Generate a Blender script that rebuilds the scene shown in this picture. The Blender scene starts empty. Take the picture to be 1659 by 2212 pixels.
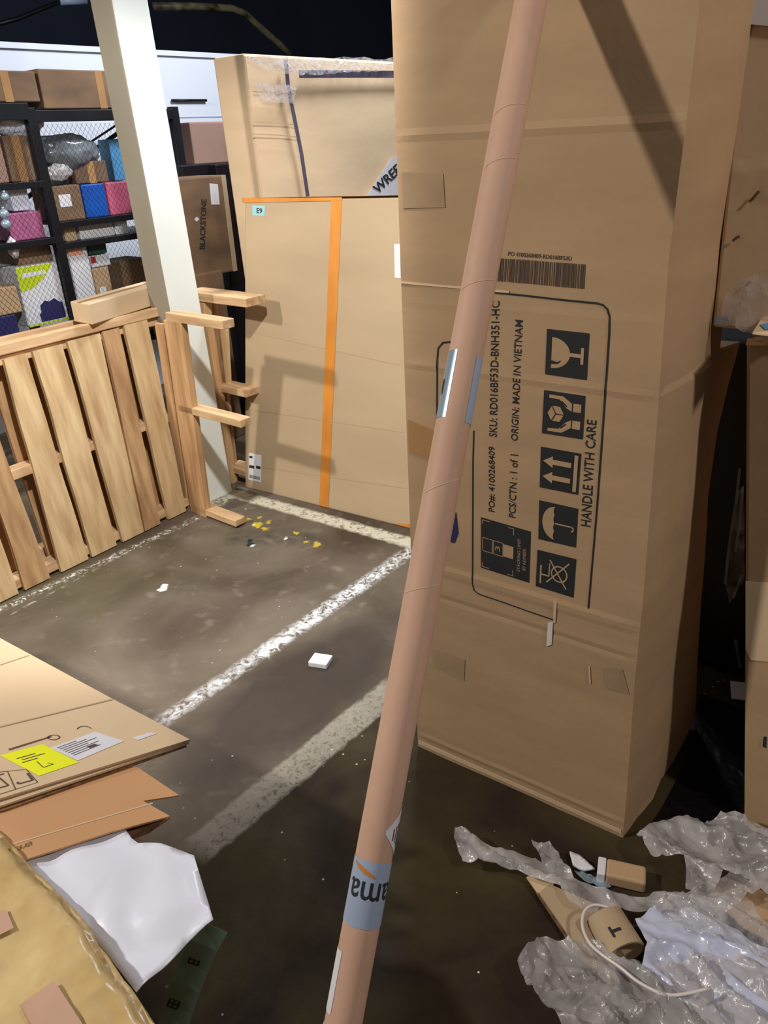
import bpy, bmesh, math, random
from mathutils import Vector, Matrix, noise
from mathutils.geometry import tessellate_polygon
random.seed(7)
sc = bpy.context.scene
COL = sc.collection

# ------------------------------------------------------------------ camera
PITCH, ROLL, EYE, FPX = math.radians(26), math.radians(3), 1.6, 1660.0
fwd = Vector((0, math.cos(PITCH), -math.sin(PITCH)))
up0 = Vector((0, math.sin(PITCH), math.cos(PITCH)))
rt0 = Vector((1, 0, 0))
RT = rt0*math.cos(ROLL) - up0*math.sin(ROLL)
UP = rt0*math.sin(ROLL) + up0*math.cos(ROLL)
CAM = Vector((0, 0, EYE))
cd = bpy.data.cameras.new('camera')
cam = bpy.data.objects.new('camera', cd)
COL.objects.link(cam)
m3 = Matrix((RT, UP, -fwd)).transposed()
cam.matrix_world = Matrix.Translation(CAM) @ m3.to_4x4()
cd.sensor_fit = 'VERTICAL'
cd.sensor_height = 24.0
cd.lens = 24.0*FPX/2212
cd.clip_start = 0.02
sc.camera = cam

# ------------------------------------------------------------------ world, lamps, exposure
sc.view_settings.view_transform = 'Standard'
sc.view_settings.look = 'None'
sc.view_settings.exposure = 0.0
sc.view_settings.gamma = 1.0
w = bpy.data.worlds.new('world'); sc.world = w; w.use_nodes = True
w.node_tree.nodes['Background'].inputs[0].default_value = (0.80, 0.82, 0.90, 1)
w.node_tree.nodes['Background'].inputs[1].default_value = 0.085

def lamp(kind, name, loc, target, energy, color, **kw):
    d = bpy.data.lights.new(name, kind); d.energy = energy; d.color = color
    for k, v in kw.items(): setattr(d, k, v)
    o = bpy.data.objects.new(name, d); COL.objects.link(o)
    o.location = loc
    o.rotation_euler = (Vector(target)-Vector(loc)).to_track_quat('-Z', 'Y').to_euler()
    return o
lamp('AREA', 'aisle_lamp', (-3.75, 0.80, 3.6), (0, 2.0, 0.6), 142, (1.0, 0.95, 0.88), shape='DISK', size=0.22)
lamp('AREA', 'right_aisle_lamp', (2.0, -0.4, 3.3), (0.8, 1.4, 1.0), 42, (1.0, 0.93, 0.88), shape='DISK', size=0.25)
lamp('SPOT', 'clip_spot_lamp', (-0.2, 1.40, 2.8), (-0.85, 3.15, 0.5), 300, (0.98, 0.98, 0.95),
     spot_size=math.radians(74), spot_blend=0.4, shadow_soft_size=0.06)
lamp('AREA', 'wall_lamp', (0.4, 4.4, 3.4), (-1.2, 5.2, 1.4), 105, (0.86, 0.92, 1.0), shape='DISK', size=0.5)

# ------------------------------------------------------------------ helpers: view geometry
def ray(x, y):
    return RT*((x-829.5)/FPX) + UP*(-(y-1106)/FPX) + fwd
def G(x, y, z=0.0):
    d = ray(x, y); return CAM + d*((z-EYE)/d.z)
def PL(p0, n, x, y):
    d = ray(x, y); return CAM + d*(n.dot(p0-CAM)/n.dot(d))
AZ = math.radians(40.2)
U = Vector((math.sin(AZ), math.cos(AZ), 0)); V = Vector((-U.y, U.x, 0)); Z = Vector((0, 0, 1))

# ------------------------------------------------------------------ helpers: materials
def lin(c):
    return tuple(((x/255)/12.92 if x/255 <= .04045 else ((x/255+.055)/1.055)**2.4) for x in c) + (1,)
def mat(name, rgb, rough=.7, var=.12, scale=(6, 6, 6), rot=0, metal=0, bump=0.0, rgb2=None, spec=.4, detail=4, bscale=None, coat=0):
    m = bpy.data.materials.new(name); m.use_nodes = True
    nt = m.node_tree; b = nt.nodes['Principled BSDF']
    b.inputs['Roughness'].default_value = rough
    b.inputs['Metallic'].default_value = metal
    b.inputs['Specular IOR Level'].default_value = spec
    if coat: b.inputs['Coat Weight'].default_value = coat; b.inputs['Coat Roughness'].default_value = .25
    tc = nt.nodes.new('ShaderNodeTexCoord'); mp = nt.nodes.new('ShaderNodeMapping')
    mp.inputs['Scale'].default_value = scale
    mr = nt.nodes.new('ShaderNodeVectorRotate'); mr.rotation_type = 'Z_AXIS'; mr.inputs['Angle'].default_value = rot
    nt.links.new(tc.outputs['Object'], mr.inputs['Vector']); nt.links.new(mr.outputs[0], mp.inputs[0])
    nz = nt.nodes.new('ShaderNodeTexNoise'); nz.inputs['Scale'].default_value = 1; nz.inputs['Detail'].default_value = detail
    nt.links.new(mp.outputs[0], nz.inputs['Vector'])
    cr = nt.nodes.new('ShaderNodeValToRGB')
    a = lin(rgb); c2 = lin(rgb2) if rgb2 else tuple(x*(1-var*2) for x in a[:3])+(1,)
    cr.color_ramp.elements[0].position = .3; cr.color_ramp.elements[1].position = .68
    cr.color_ramp.elements[0].color = c2; cr.color_ramp.elements[1].color = tuple(min(1, x*(1+var*.3)) for x in a[:3])+(1,)
    nt.links.new(nz.outputs[0], cr.inputs[0]); nt.links.new(cr.outputs[0], b.inputs['Base Color'])
    if bump:
        bp = nt.nodes.new('ShaderNodeBump'); bp.inputs['Strength'].default_value = bump; bp.inputs['Distance'].default_value = .01
        if bscale:
            n2 = nt.nodes.new('ShaderNodeTexNoise'); n2.inputs['Scale'].default_value = bscale; n2.inputs['Detail'].default_value = 3
            nt.links.new(tc.outputs['Object'], n2.inputs['Vector']); nt.links.new(n2.outputs[0], bp.inputs['Height'])
        else: nt.links.new(nz.outputs[0], bp.inputs['Height'])
        nt.links.new(bp.outputs[0], b.inputs['Normal'])
    return m
def film(name, rgb, alpha, rough=.2, scale=14):
    m = bpy.data.materials.new(name); m.use_nodes = True
    nt = m.node_tree; b = nt.nodes['Principled BSDF']; out = nt.nodes['Material Output']
    b.inputs['Base Color'].default_value = lin(rgb); b.inputs['Roughness'].default_value = rough
    b.inputs['Specular IOR Level'].default_value = .9
    tr = nt.nodes.new('ShaderNodeBsdfTransparent'); mx = nt.nodes.new('ShaderNodeMixShader')
    tl = nt.nodes.new('ShaderNodeBsdfTranslucent'); tl.inputs[0].default_value = lin(rgb)
    m2 = nt.nodes.new('ShaderNodeMixShader'); m2.inputs[0].default_value = .35
    tc = nt.nodes.new('ShaderNodeTexCoord'); nz = nt.nodes.new('ShaderNodeTexNoise'); nz.inputs['Scale'].default_value = scale; nz.inputs['Detail'].default_value = 5; nz.inputs['Distortion'].default_value = 1.2
    mr = nt.nodes.new('ShaderNodeMapRange'); mr.inputs[1].default_value = .3; mr.inputs[2].default_value = .7
    mr.inputs[3].default_value = max(0, alpha-.28); mr.inputs[4].default_value = min(1, alpha+.28)
    bp = nt.nodes.new('ShaderNodeBump'); bp.inputs['Strength'].default_value = .7; bp.inputs['Distance'].default_value = .012
    nt.links.new(tc.outputs['Object'], nz.inputs['Vector']); nt.links.new(nz.outputs[0], mr.inputs[0]); nt.links.new(nz.outputs[0], bp.inputs['Height'])
    nt.links.new(bp.outputs[0], b.inputs['Normal'])
    nt.links.new(mr.outputs[0], mx.inputs[0]); nt.links.new(tr.outputs[0], mx.inputs[1])
    nt.links.new(b.outputs[0], m2.inputs[1]); nt.links.new(tl.outputs[0], m2.inputs[2])
    nt.links.new(m2.outputs[0], mx.inputs[2]); nt.links.new(mx.outputs[0], out.inputs[0])
    return m
M = {}
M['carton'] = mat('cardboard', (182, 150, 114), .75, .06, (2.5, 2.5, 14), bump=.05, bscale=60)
M['carton_light'] = mat('light_cardboard', (216, 188, 152), .7, .06, (2, 2, 8), bump=.05, bscale=40)
M['carton_tan'] = mat('tan_cardboard', (182, 158, 126), .75, .05, (2, 2, 6))
M['carton_orange'] = mat('orange_brown_cardboard', (204, 154, 108), .7, .06, (3, 3, 3))
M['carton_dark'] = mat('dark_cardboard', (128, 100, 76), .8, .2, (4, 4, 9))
M['carton_red'] = mat('reddish_cardboard', (150, 118, 104), .8, .1, (3, 3, 3))
M['flute'] = mat('cardboard_edge', (150, 112, 76), .85, .3, (60, 60, 60))
M['tube'] = mat('tube_board', (208, 166, 140), .62, .07, (9, 9, 3), bump=.05, bscale=50)
M['wood'] = mat('pallet_slat_wood', (226, 196, 150), .8, .2, (26, 26, 2.6), rgb2=(192, 154, 108), bump=.12)
M['wood_mid'] = mat('pallet_slat_wood_brown', (206, 166, 120), .8, .2, (26, 26, 2.6), rgb2=(160, 118, 80), bump=.12)
M['wood_h'] = mat('pallet_rail_wood', (224, 188, 146), .8, .2, (34, 4, 34), rot=AZ, rgb2=(190, 148, 108), bump=.12)
M['wood_v'] = mat('pallet_board_wood', (214, 180, 138), .8, .2, (4, 34, 34), rot=AZ, rgb2=(176, 138, 98), bump=.12)
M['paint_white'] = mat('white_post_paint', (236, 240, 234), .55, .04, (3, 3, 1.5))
M['paint_shaded'] = mat('shaded_post_paint', (150, 140, 122), .6, .08, (3, 3, 1.5))  # beige darkened so the post side's shade sits in the colour
M['wall'] = mat('white_wall_panel', (222, 226, 236), .6, .03, (1, 1, 1))
M['dark_wall'] = mat('navy_wall', (44, 52, 70), .8, .15, (1, 1, 1))
M['black'] = mat('black_metal', (22, 24, 30), .45, .2, (8, 8, 8), metal=.3)
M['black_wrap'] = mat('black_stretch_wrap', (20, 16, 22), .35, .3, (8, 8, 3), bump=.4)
M['ink'] = mat('printing_ink', (38, 40, 42), .7, .1, (20, 20, 20))
M['ink_soft'] = mat('faded_printing_ink', (92, 74, 62), .75, .12, (160, 160, 1))
M['ink_brown'] = mat('brown_printing_ink', (112, 84, 56), .75, .12, (20, 20, 20))
M['orange'] = mat('orange_tape', (214, 138, 56), .35, .12, (10, 10, 4), coat=.4)
M['tape'] = mat('brown_packing_tape', (176, 132, 88), .35, .08, (10, 10, 4))
M['tape_dark'] = mat('purple_grey_strap', (92, 84, 100), .4, .15, (14, 14, 5))
M['silver'] = mat('silver_label', (150, 168, 182), .28, .05, (10, 10, 10), metal=.35)
M['bluegrey'] = mat('pale_blue_grey_tape', (160, 174, 196), .4, .05, (10, 10, 10))
M['label'] = mat('white_paper_label', (220, 218, 222), .6, .04, (12, 12, 12))
M['cyan_label'] = mat('pale_cyan_label', (150, 196, 200), .6, .08, (12, 12, 12))
M['yellow'] = mat('fluorescent_yellow_label', (238, 240, 30), .6, .04, (12, 12, 12))
M['foam'] = mat('white_foam_sheet', (232, 234, 246), .35, .03, (5, 5, 5), coat=.3)
M['kraft'] = mat('glossy_kraft_wrap', (226, 198, 142), .3, .16, (7, 7, 7), rgb2=(196, 164, 106), bump=.7, bscale=14, coat=.5)
M['green'] = mat('green_printed_tape', (150, 190, 164), .45, .1, (10, 10, 10))
M['ink_green'] = mat('dark_green_ink', (40, 48, 44), .5, .1, (10, 10, 10))
M['bag'] = mat('white_plastic_bag', (208, 212, 232), .22, .12, (9, 9, 9), bump=.6, bscale=16, coat=.4)
M['film'] = film('clear_film', (222, 216, 214), .62, .24, 11)
M['film_thin'] = film('thin_clear_film', (225, 222, 224), .45, .14, 20)
M['film_wrap'] = film('stretch_film', (235, 222, 205), .16, .12, 10)
M['strap'] = mat('white_plastic_strap', (224, 216, 210), .3, .04, (8, 8, 8))
M['blue'] = mat('blue_carton', (14, 84, 178), .5, .1, (9, 9, 9))
M['pink'] = mat('pink_carton', (196, 92, 120), .55, .1, (9, 9, 9))
M['mauve'] = mat('mauve_carton', (170, 92, 132), .55, .15, (20, 20, 20))
M['lime'] = mat('lime_print', (190, 208, 40), .5, .06, (9, 9, 9))
M['navy'] = mat('navy_print', (44, 44, 92), .5, .06, (9, 9, 9))
M['cyan'] = mat('cyan_carton', (70, 150, 186), .5, .1, (9, 9, 9))
M['teal'] = mat('dark_green_carton', (32, 72, 66), .5, .1, (9, 9, 9))
M['grey_bag'] = mat('grey_plastic_bag', (120, 126, 132), .25, .3, (10, 10, 10), bump=.5)
M['skyblue'] = mat('light_blue_packet', (92, 160, 210), .4, .1, (9, 9, 9))
M['peach'] = mat('peach_carton', (226, 160, 130), .5, .08, (9, 9, 9))
M['red'] = mat('red_print', (186, 44, 54), .5, .08, (9, 9, 9))
M['ochre'] = mat('worn_ochre_pipe', (132, 122, 92), .5, .45, (9, 9, 9))
M['white_block'] = mat('white_foam_block', (232, 236, 240), .5, .03, (9, 9, 9))

def floor_material():
    m = bpy.data.materials.new('stained_concrete'); m.use_nodes = True
    nt = m.node_tree; b = nt.nodes['Principled BSDF']; N = nt.nodes.new; Lk = nt.links.new
    tc = N('ShaderNodeTexCoord')
    def noise_(s, d=5, dist=0.0, rough=.55):
        n = N('ShaderNodeTexNoise'); n.inputs['Scale'].default_value = s; n.inputs['Detail'].default_value = d
        n.inputs['Distortion'].default_value = dist; n.inputs['Roughness'].default_value = rough
        Lk(tc.outputs['Object'], n.inputs['Vector']); return n.outputs[0]
    def math_(op, a, b_=None, c=None):
        n = N('ShaderNodeMath'); n.operation = op
        for i, v in enumerate((a, b_, c)):
            if v is None: continue
            if isinstance(v, (int, float)): n.inputs[i].default_value = v
            else: Lk(v, n.inputs[i])
        return n.outputs[0]
    def ramp(v, lo, hi):
        n = N('ShaderNodeMapRange'); n.inputs[1].default_value = lo; n.inputs[2].default_value = hi; Lk(v, n.inputs[0]); return n.outputs[0]
    def mix(f, a, c):
        n = N('ShaderNodeMix'); n.data_type = 'RGBA'
        if isinstance(f, float): n.inputs[0].default_value = f
        else: Lk(f, n.inputs[0])
        for i, v in ((6, a), (7, c)):
            if isinstance(v, tuple): n.inputs[i].default_value = v
            else: Lk(v, n.inputs[i])
        return n.outputs[2]
    base = mix(ramp(noise_(1.7, 6, .4), .35, .68), lin((78, 66, 54)), lin((124, 112, 98)))
    base = mix(math_('MULTIPLY', ramp(noise_(11, 6, .3), .58, .75), .35), base, lin((160, 150, 136)))
    base = mix(math_('MULTIPLY', ramp(noise_(.9, 3, 0), .5, .62), .5), base, lin((84, 78, 50)))
    sep = N('ShaderNodeSeparateXYZ'); Lk(tc.outputs['Object'], sep.inputs[0])
    # near side of the second line: floor colour turns dark olive brown
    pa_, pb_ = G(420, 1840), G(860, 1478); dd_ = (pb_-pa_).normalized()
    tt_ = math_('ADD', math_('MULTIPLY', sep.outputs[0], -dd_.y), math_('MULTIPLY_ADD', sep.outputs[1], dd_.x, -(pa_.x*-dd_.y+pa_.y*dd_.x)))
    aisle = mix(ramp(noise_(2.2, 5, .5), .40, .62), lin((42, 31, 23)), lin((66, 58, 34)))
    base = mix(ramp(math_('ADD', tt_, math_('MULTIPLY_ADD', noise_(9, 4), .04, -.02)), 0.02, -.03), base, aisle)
    # soft dark ellipse between the lines: shadow put into the floor colour
    csh = G(655, 1490); ex_ = math_('SUBTRACT', sep.outputs[0], csh.x); ey_ = math_('SUBTRACT', sep.outputs[1], csh.y)
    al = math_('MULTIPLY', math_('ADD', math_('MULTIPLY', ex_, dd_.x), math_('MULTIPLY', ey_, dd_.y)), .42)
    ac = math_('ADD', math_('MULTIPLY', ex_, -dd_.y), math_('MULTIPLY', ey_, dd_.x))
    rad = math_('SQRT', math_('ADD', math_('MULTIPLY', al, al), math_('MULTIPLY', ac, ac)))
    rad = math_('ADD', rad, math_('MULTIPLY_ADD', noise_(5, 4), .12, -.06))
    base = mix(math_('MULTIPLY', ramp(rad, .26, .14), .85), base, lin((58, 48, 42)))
    def band(p, q, half, soft, lo, hi, col, base, ext0=-.02, ext1=.02, sc=38, opacity=1.0):
        "a worn painted line from p to q"
        d = (q-p); L = d.length; d.normalize(); nx, ny = -d.y, d.x
        s = math_('ADD', math_('MULTIPLY', sep.outputs[0], d.x), math_('MULTIPLY_ADD', sep.outputs[1], d.y, -(p.x*d.x+p.y*d.y)))
        t = math_('ADD', math_('MULTIPLY', sep.outputs[0], nx), math_('MULTIPLY_ADD', sep.outputs[1], ny, -(p.x*nx+p.y*ny)))
        wob = math_('MULTIPLY_ADD', noise_(22, 4), .03, -.015)
        e = math_('SUBTRACT', half, math_('ABSOLUTE', math_('ADD', t, wob)))
        k = ramp(e, 0, soft)
        k = math_('MULTIPLY', k, ramp(s, ext0, ext0+.06)); k = math_('MULTIPLY', k, ramp(math_('SUBTRACT', L+ext1, s), 0, .06))
        k = math_('MULTIPLY', k, ramp(noise_(sc, 6, .8, .7), lo, hi))
        if opacity < 1: k = math_('MULTIPLY', k, opacity)
        return mix(k, base, col)
    g = lambda x, y: G(x, y)
    base = band(g(345, 1562), g(600, 1388), .040, .03, .40, .58, lin((205, 205, 205)), base)
    base = band(g(560, 1415), g(900, 1182), .046, .03, .42, .56, lin((226, 228, 230)), base)
    base = band(g(420, 1840), g(860, 1478), .055, .012, .30, .5, lin((158, 152, 138)), base, sc=60, opacity=.75)
    base = band(g(485, 1060), g(905, 1178), .050, .02, .32, .5, lin((214, 208, 188)), base)
    base = band(g(-60, 1345), g(470, 1098), .030, .03, .5, .6, lin((220, 218, 205)), base, sc=50)
    base = band(g(430, 1105), g(520, 1052), .075, .03, .42, .56, lin((205, 200, 180)), base, sc=30)
    base = band(g(-60, 1372), g(300, 1180), .010, .01, .5, .62, lin((170, 164, 150)), base, sc=20)
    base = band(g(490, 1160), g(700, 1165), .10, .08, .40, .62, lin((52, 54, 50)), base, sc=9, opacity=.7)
    # specks of paint
    vo = N('ShaderNodeTexVoronoi'); vo.inputs['Scale'].default_value = 9; Lk(tc.outputs['Object'], vo.inputs['Vector'])
    sp = math_('MULTIPLY', ramp(vo.outputs['Distance'], .026, .015), ramp(noise_(1.3, 2), .52, .6))
    base = mix(sp, base, lin((225, 225, 218)))
    vo2 = N('ShaderNodeTexVoronoi'); vo2.inputs['Scale'].default_value = 26; Lk(tc.outputs['Object'], vo2.inputs['Vector'])
    sp2 = math_('MULTIPLY', ramp(vo2.outputs['Distance'], .10, .06), ramp(noise_(4, 2), .56, .62))
    base = mix(sp2, base, lin((190, 186, 176)))
    def spot(px, py, r, col, base):
        c = g(px, py)
        dx = math_('SUBTRACT', sep.outputs[0], c.x); dy = math_('MULTIPLY', math_('SUBTRACT', sep.outputs[1], c.y), .8)
        dd = math_('SQRT', math_('ADD', math_('MULTIPLY', dx, dx), math_('MULTIPLY', dy, dy)))
        dd = math_('ADD', dd, math_('MULTIPLY_ADD', noise_(28, 3), .06, -.03))
        return mix(ramp(dd, r, r-.008), base, col)
    for px, py, r in ((555, 1134, .028), (580, 1128, .018), (536, 1120, .014), (572, 1142, .022), (640, 1153, .016), (685, 1177, .020), (662, 1171, .012), (560, 1120, .014)):
        base = spot(px, py, r, lin((205, 182, 60)), base)
    for px, py, r in ((531, 1101, .010), (545, 1179, .012), (618, 1164, .008), (352, 1270, .022), (548, 1134, .01)):
        base = spot(px, py, r, lin((232, 234, 230)), base)
    for px, py, r in ((540, 1168, .017), (541, 1176, .02)):
        base = spot(px, py, r, lin((30, 46, 46)), base)
    base = spot(545, 1179, .010, lin((240, 242, 240)), base)
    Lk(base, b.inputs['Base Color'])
    rg = ramp(noise_(5, 4), .3, .7); r2 = N('ShaderNodeMapRange'); r2.inputs[3].default_value = .55; r2.inputs[4].default_value = .8; b.inputs['Specular IOR Level'].default_value = .22; Lk(rg, r2.inputs[0]); Lk(r2.outputs[0], b.inputs['Roughness'])
    bp = N('ShaderNodeBump'); bp.inputs['Strength'].default_value = .18; bp.inputs['Distance'].default_value = .01; Lk(noise_(30, 5), bp.inputs['Height']); Lk(bp.outputs[0], b.inputs['Normal'])
    return m
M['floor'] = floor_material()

# ------------------------------------------------------------------ helpers: objects
def link(name, me, mats, parent=None, smooth=False):
    o = bpy.data.objects.new(name, me)
    for mm in (mats if isinstance(mats, (list, tuple)) else [mats]): me.materials.append(mm)
    COL.objects.link(o)
    if smooth:
        for p in me.polygons: p.use_smooth = True
    if parent is not None:
        o.parent = parent
        base = parent.location if parent.type == 'EMPTY' else (parent.parent.location if parent.parent else Vector((0, 0, 0)))
        if parent.type == 'EMPTY': o.matrix_parent_inverse = Matrix.Translation(-Vector(base))
    return o
def tag(o, label, cat, group=None, kind=None):
    o['label'] = label; o['category'] = cat
    if group: o['group'] = group
    if kind: o['kind'] = kind
    return o
def thing(name, label, cat, loc, group=None):
    o = bpy.data.objects.new(name, None); COL.objects.link(o); o.location = loc
    o.empty_display_size = .1
    return tag(o, label, cat, group)
def me_from(vs, fs, name='mesh'):
    me = bpy.data.meshes.new(name); me.from_pydata([tuple(v) for v in vs], [], fs); me.validate(); me.update(); return me
def hexa(name, b4, t4, m, parent, bevel=0.0):
    "solid from a bottom and a top quad"
    vs = list(b4)+list(t4)
    fs = [(3, 2, 1, 0), (4, 5, 6, 7)]+[(i, (i+1) % 4, 4+(i+1) % 4, 4+i) for i in range(4)]
    bm = bmesh.new(); bv = [bm.verts.new(v) for v in vs]
    for f in fs: bm.faces.new([bv[i] for i in f])
    bmesh.ops.recalc_face_normals(bm, faces=bm.faces)
    if bevel: bmesh.ops.bevel(bm, geom=bm.edges[:], offset=bevel, segments=2, affect='EDGES', profile=.5)
    me = bpy.data.meshes.new(name); bm.to_mesh(me); bm.free()
    return link(name, me, m, parent)
def box(name, o, a, b, c, m, parent, bevel=.003):
    o = Vector(o)
    return hexa(name, [o, o+a, o+a+b, o+b], [o+c, o+a+c, o+a+b+c, o+b+c], m, parent, bevel)
def sheet(name, corners, n, m, parent, th=.0008, smooth=False):
    "thin panel: corners ring, thickness along n"
    n = n.normalized()*th
    k = len(corners); vs = [c+n for c in corners]+[c*1 for c in corners]
    tri = tessellate_polygon([[Vector(c) for c in corners]])
    fs = [tuple(t) for t in tri]+[tuple(k+i for i in reversed(t)) for t in tri]+[(i, (i+1) % k, k+(i+1) % k, k+i) for i in range(k)]
    bm = bmesh.new(); bv = [bm.verts.new(v) for v in vs]
    for f in fs:
        try: bm.faces.new([bv[i] for i in f])
        except ValueError: pass
    bmesh.ops.recalc_face_normals(bm, faces=bm.faces)
    me = bpy.data.meshes.new(name); bm.to_mesh(me); bm.free()
    return link(name, me, m, parent, smooth)
def tube_path(name, pts, r, m, parent=None, seg=10):
    vs, fs = [], []; n = len(pts); pts = [Vector(p) for p in pts]
    for i, p in enumerate(pts):
        d = (pts[min(i+1, n-1)]-pts[max(i-1, 0)]).normalized()
        x = d.cross(Z if abs(d.z) < .95 else Vector((1, 0, 0))).normalized(); y = d.cross(x)
        rr = r[i] if isinstance(r, (list, tuple)) else r
        for k in range(seg):
            a = 2*math.pi*k/seg; vs.append(p+x*math.cos(a)*rr+y*math.sin(a)*rr)
    for i in range(n-1):
        for k in range(seg): fs.append((i*seg+k, i*seg+(k+1) % seg, (i+1)*seg+(k+1) % seg, (i+1)*seg+k))
    fs.append(tuple(reversed(range(seg)))); fs.append(tuple((n-1)*seg+k for k in range(seg)))
    return link(name, me_from(vs, fs), m, parent, True)
def crumple(name, outline, m, parent, cuts=4, amp=.03, freq=7, th=.0, seed=0, lift=0.0, smooth=True, profile=None, minlen=.011, aniso=0.0):
    "crumpled sheet over a world-space outline"
    bm = bmesh.new(); bv = [bm.verts.new(v) for v in outline]
    for t in tessellate_polygon([[Vector(c) for c in outline]]):
        try: bm.faces.new([bv[i] for i in t])
        except ValueError: pass
    for _ in range(cuts):
        long_ = [e for e in bm.edges if e.calc_length() > minlen]
        if not long_: break
        bmesh.ops.subdivide_edges(bm, edges=long_, cuts=1, use_grid_fill=False)
        bmesh.ops.triangulate(bm, faces=[f for f in bm.faces if len(f.verts) > 3])
        bmesh.ops.beautify_fill(bm, faces=bm.faces[:], edges=[e for e in bm.edges if not e.is_boundary])
    off = Vector((seed*3.1, seed*1.7, 0))
    for v in bm.verts:
        if aniso:
            ca, sa = math.cos(aniso), math.sin(aniso)
            p = Vector(((v.co.x*ca+v.co.y*sa)*.55, (-v.co.x*sa+v.co.y*ca)*1.5, 0))*freq+off+Vector((0, 0, 0))
            p += .5*noise.noise_vector(v.co*6)
        else: p = v.co*freq+off
        h = 1.3*max(0, 1-abs(noise.noise(p))*2.6)**2 + .55*max(0, 1-abs(noise.noise(p*2.1+Vector((5, 1, 0))))*2.6)**2 + .35*noise.noise(p*.6) - .1
        v.co.z += lift + amp*max(h, -.4)*(.7+.6*noise.noise(p*.4))
        v.co.x += .25*amp*noise.noise(p*1.7+Vector((9, 0, 0))); v.co.y += .25*amp*noise.noise(p*1.7+Vector((0, 9, 0)))
        if profile: v.co.z += profile(v.co)
        if v.co.z < .002: v.co.z = .002+.002*random.random()
    me = bpy.data.meshes.new(name); bm.to_mesh(me); bm.free()
    o = link(name, me, m, parent, smooth)
    if th:
        md = o.modifiers.new('thickness', 'SOLIDIFY'); md.thickness = th; md.offset = -1
    return o

# text and printed marks mapped on a quad seen in the photo (TL,TR,BR,BL)
def text_geo(s, bold=.0):
    cu = bpy.data.curves.new('t', 'FONT'); cu.body = s; cu.offset = bold; cu.resolution_u = 3
    o = bpy.data.objects.new('t', cu); COL.objects.link(o); bpy.context.view_layer.update()
    me = bpy.data.meshes.new_from_object(o.evaluated_get(bpy.context.evaluated_depsgraph_get()))
    vs = [v.co.copy() for v in me.vertices]; fs = [tuple(p.vertices) for p in me.polygons]
    bpy.data.objects.remove(o); bpy.data.meshes.remove(me); bpy.data.curves.remove(cu)
    x0 = min(v.x for v in vs); x1 = max(v.x for v in vs); y0 = min(v.y for v in vs); y1 = max(v.y for v in vs)
    return [((v.x-x0)/(x1-x0), (v.y-y0)/(y1-y0)) for v in vs], fs
BUMP = None
class Quad:
    def __init__(s, p0, n, px, rot=0):
        s.c = [PL(p0, n, *p) for p in px]; s.n = n.normalized(); s.rot = rot
        if s.n.dot(CAM-p0) < 0: s.n = -s.n
    def __call__(s, a, b, off=.0009):
        if s.rot == 90: x, y = 1-b, 1-a          # reads upwards
        elif s.rot == -90: x, y = b, a
        elif s.rot == 180: x, y = 1-a, b
        else: x, y = a, 1-b
        tl, tr, br, bl = s.c
        P = (tl*(1-x)+tr*x)*(1-y)+(bl*(1-x)+br*x)*y
        return P + s.n*(off + (s.bump(P) if getattr(s, 'bump', None) else 0))
class Draw:
    "flat marks in the unit square"
    def __init__(s): s.v = []; s.f = []; s.m = []; s.l = []
    def poly(s, pts, mi=0, layer=0):
        k = len(s.v); s.v += [(p[0], p[1]) for p in pts]; s.l += [layer]*len(pts)
        for t in tessellate_polygon([[Vector((p[0], p[1], 0)) for p in pts]]): s.f.append(tuple(k+i for i in t)); s.m.append(mi)
    def rect(s, x0, y0, x1, y1, mi=0, layer=0): s.poly([(x0, y0), (x1, y0), (x1, y1), (x0, y1)], mi, layer)
    def line(s, p, q, w, mi=0, layer=0):
        d = Vector((q[0]-p[0], q[1]-p[1])); 
        if d.length < 1e-6: return
        n = Vector((-d.y, d.x)).normalized()*w/2
        s.poly([(p[0]+n.x, p[1]+n.y), (q[0]+n.x, q[1]+n.y), (q[0]-n.x, q[1]-n.y), (p[0]-n.x, p[1]-n.y)], mi, layer)
    def path(s, pts, w, mi=0, layer=0):
        for a, b in zip(pts, pts[1:]): s.line(a, b, w, mi, layer)
    def ring(s, c, r, w, mi=0, layer=0, a0=0, a1=360, n=24):
        P = [(c[0]+r*math.cos(math.radians(a0+(a1-a0)*i/n)), c[1]+r*math.sin(math.radians(a0+(a1-a0)*i/n))) for i in range(n+1)]
        s.path(P, w, mi, layer)
    def text(s, t, x0, y0, x1, y1, mi=0, layer=0, bold=0):
        vs, fs = text_geo(t, bold); k = len(s.v)
        s.v += [(x0+(x1-x0)*a, y0+(y1-y0)*b) for a, b in vs]; s.l += [layer]*len(vs)
        for f in fs: s.f.append(tuple(k+i for i in f)); s.m.append(mi)
    def make(s, name, q, mats, parent, off=.0009, step=.0007):
        nn = q.n if hasattr(q, 'n') else None
        bm = bmesh.new(); bv = [bm.verts.new((a, b, l)) for (a, b), l in zip(s.v, s.l)]
        for f, mi in zip(s.f, s.m):
            try: fc = bm.faces.new([bv[i] for i in f]); fc.material_index = mi
            except ValueError: continue
        if nn is None:                       # curved carrier: cut fine enough to follow it
            bmesh.ops.triangulate(bm, faces=bm.faces[:])
            for _ in range(5):
                le = [e for e in bm.edges if e.calc_length() > .07]
                if not le: break
                bmesh.ops.subdivide_edges(bm, edges=le, cuts=1); bmesh.ops.triangulate(bm, faces=[f for f in bm.faces if len(f.verts) > 3])
        for v in bm.verts: v.co = q(v.co.x, v.co.y, off+v.co.z*step)
        bm.normal_update()
        if nn is not None:
            for fc in bm.faces:
                if fc.normal.dot(nn) < 0: fc.normal_flip()
        me = bpy.data.meshes.new(name); bm.to_mesh(me); bm.free()
        return link(name, me, mats, parent)

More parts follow.
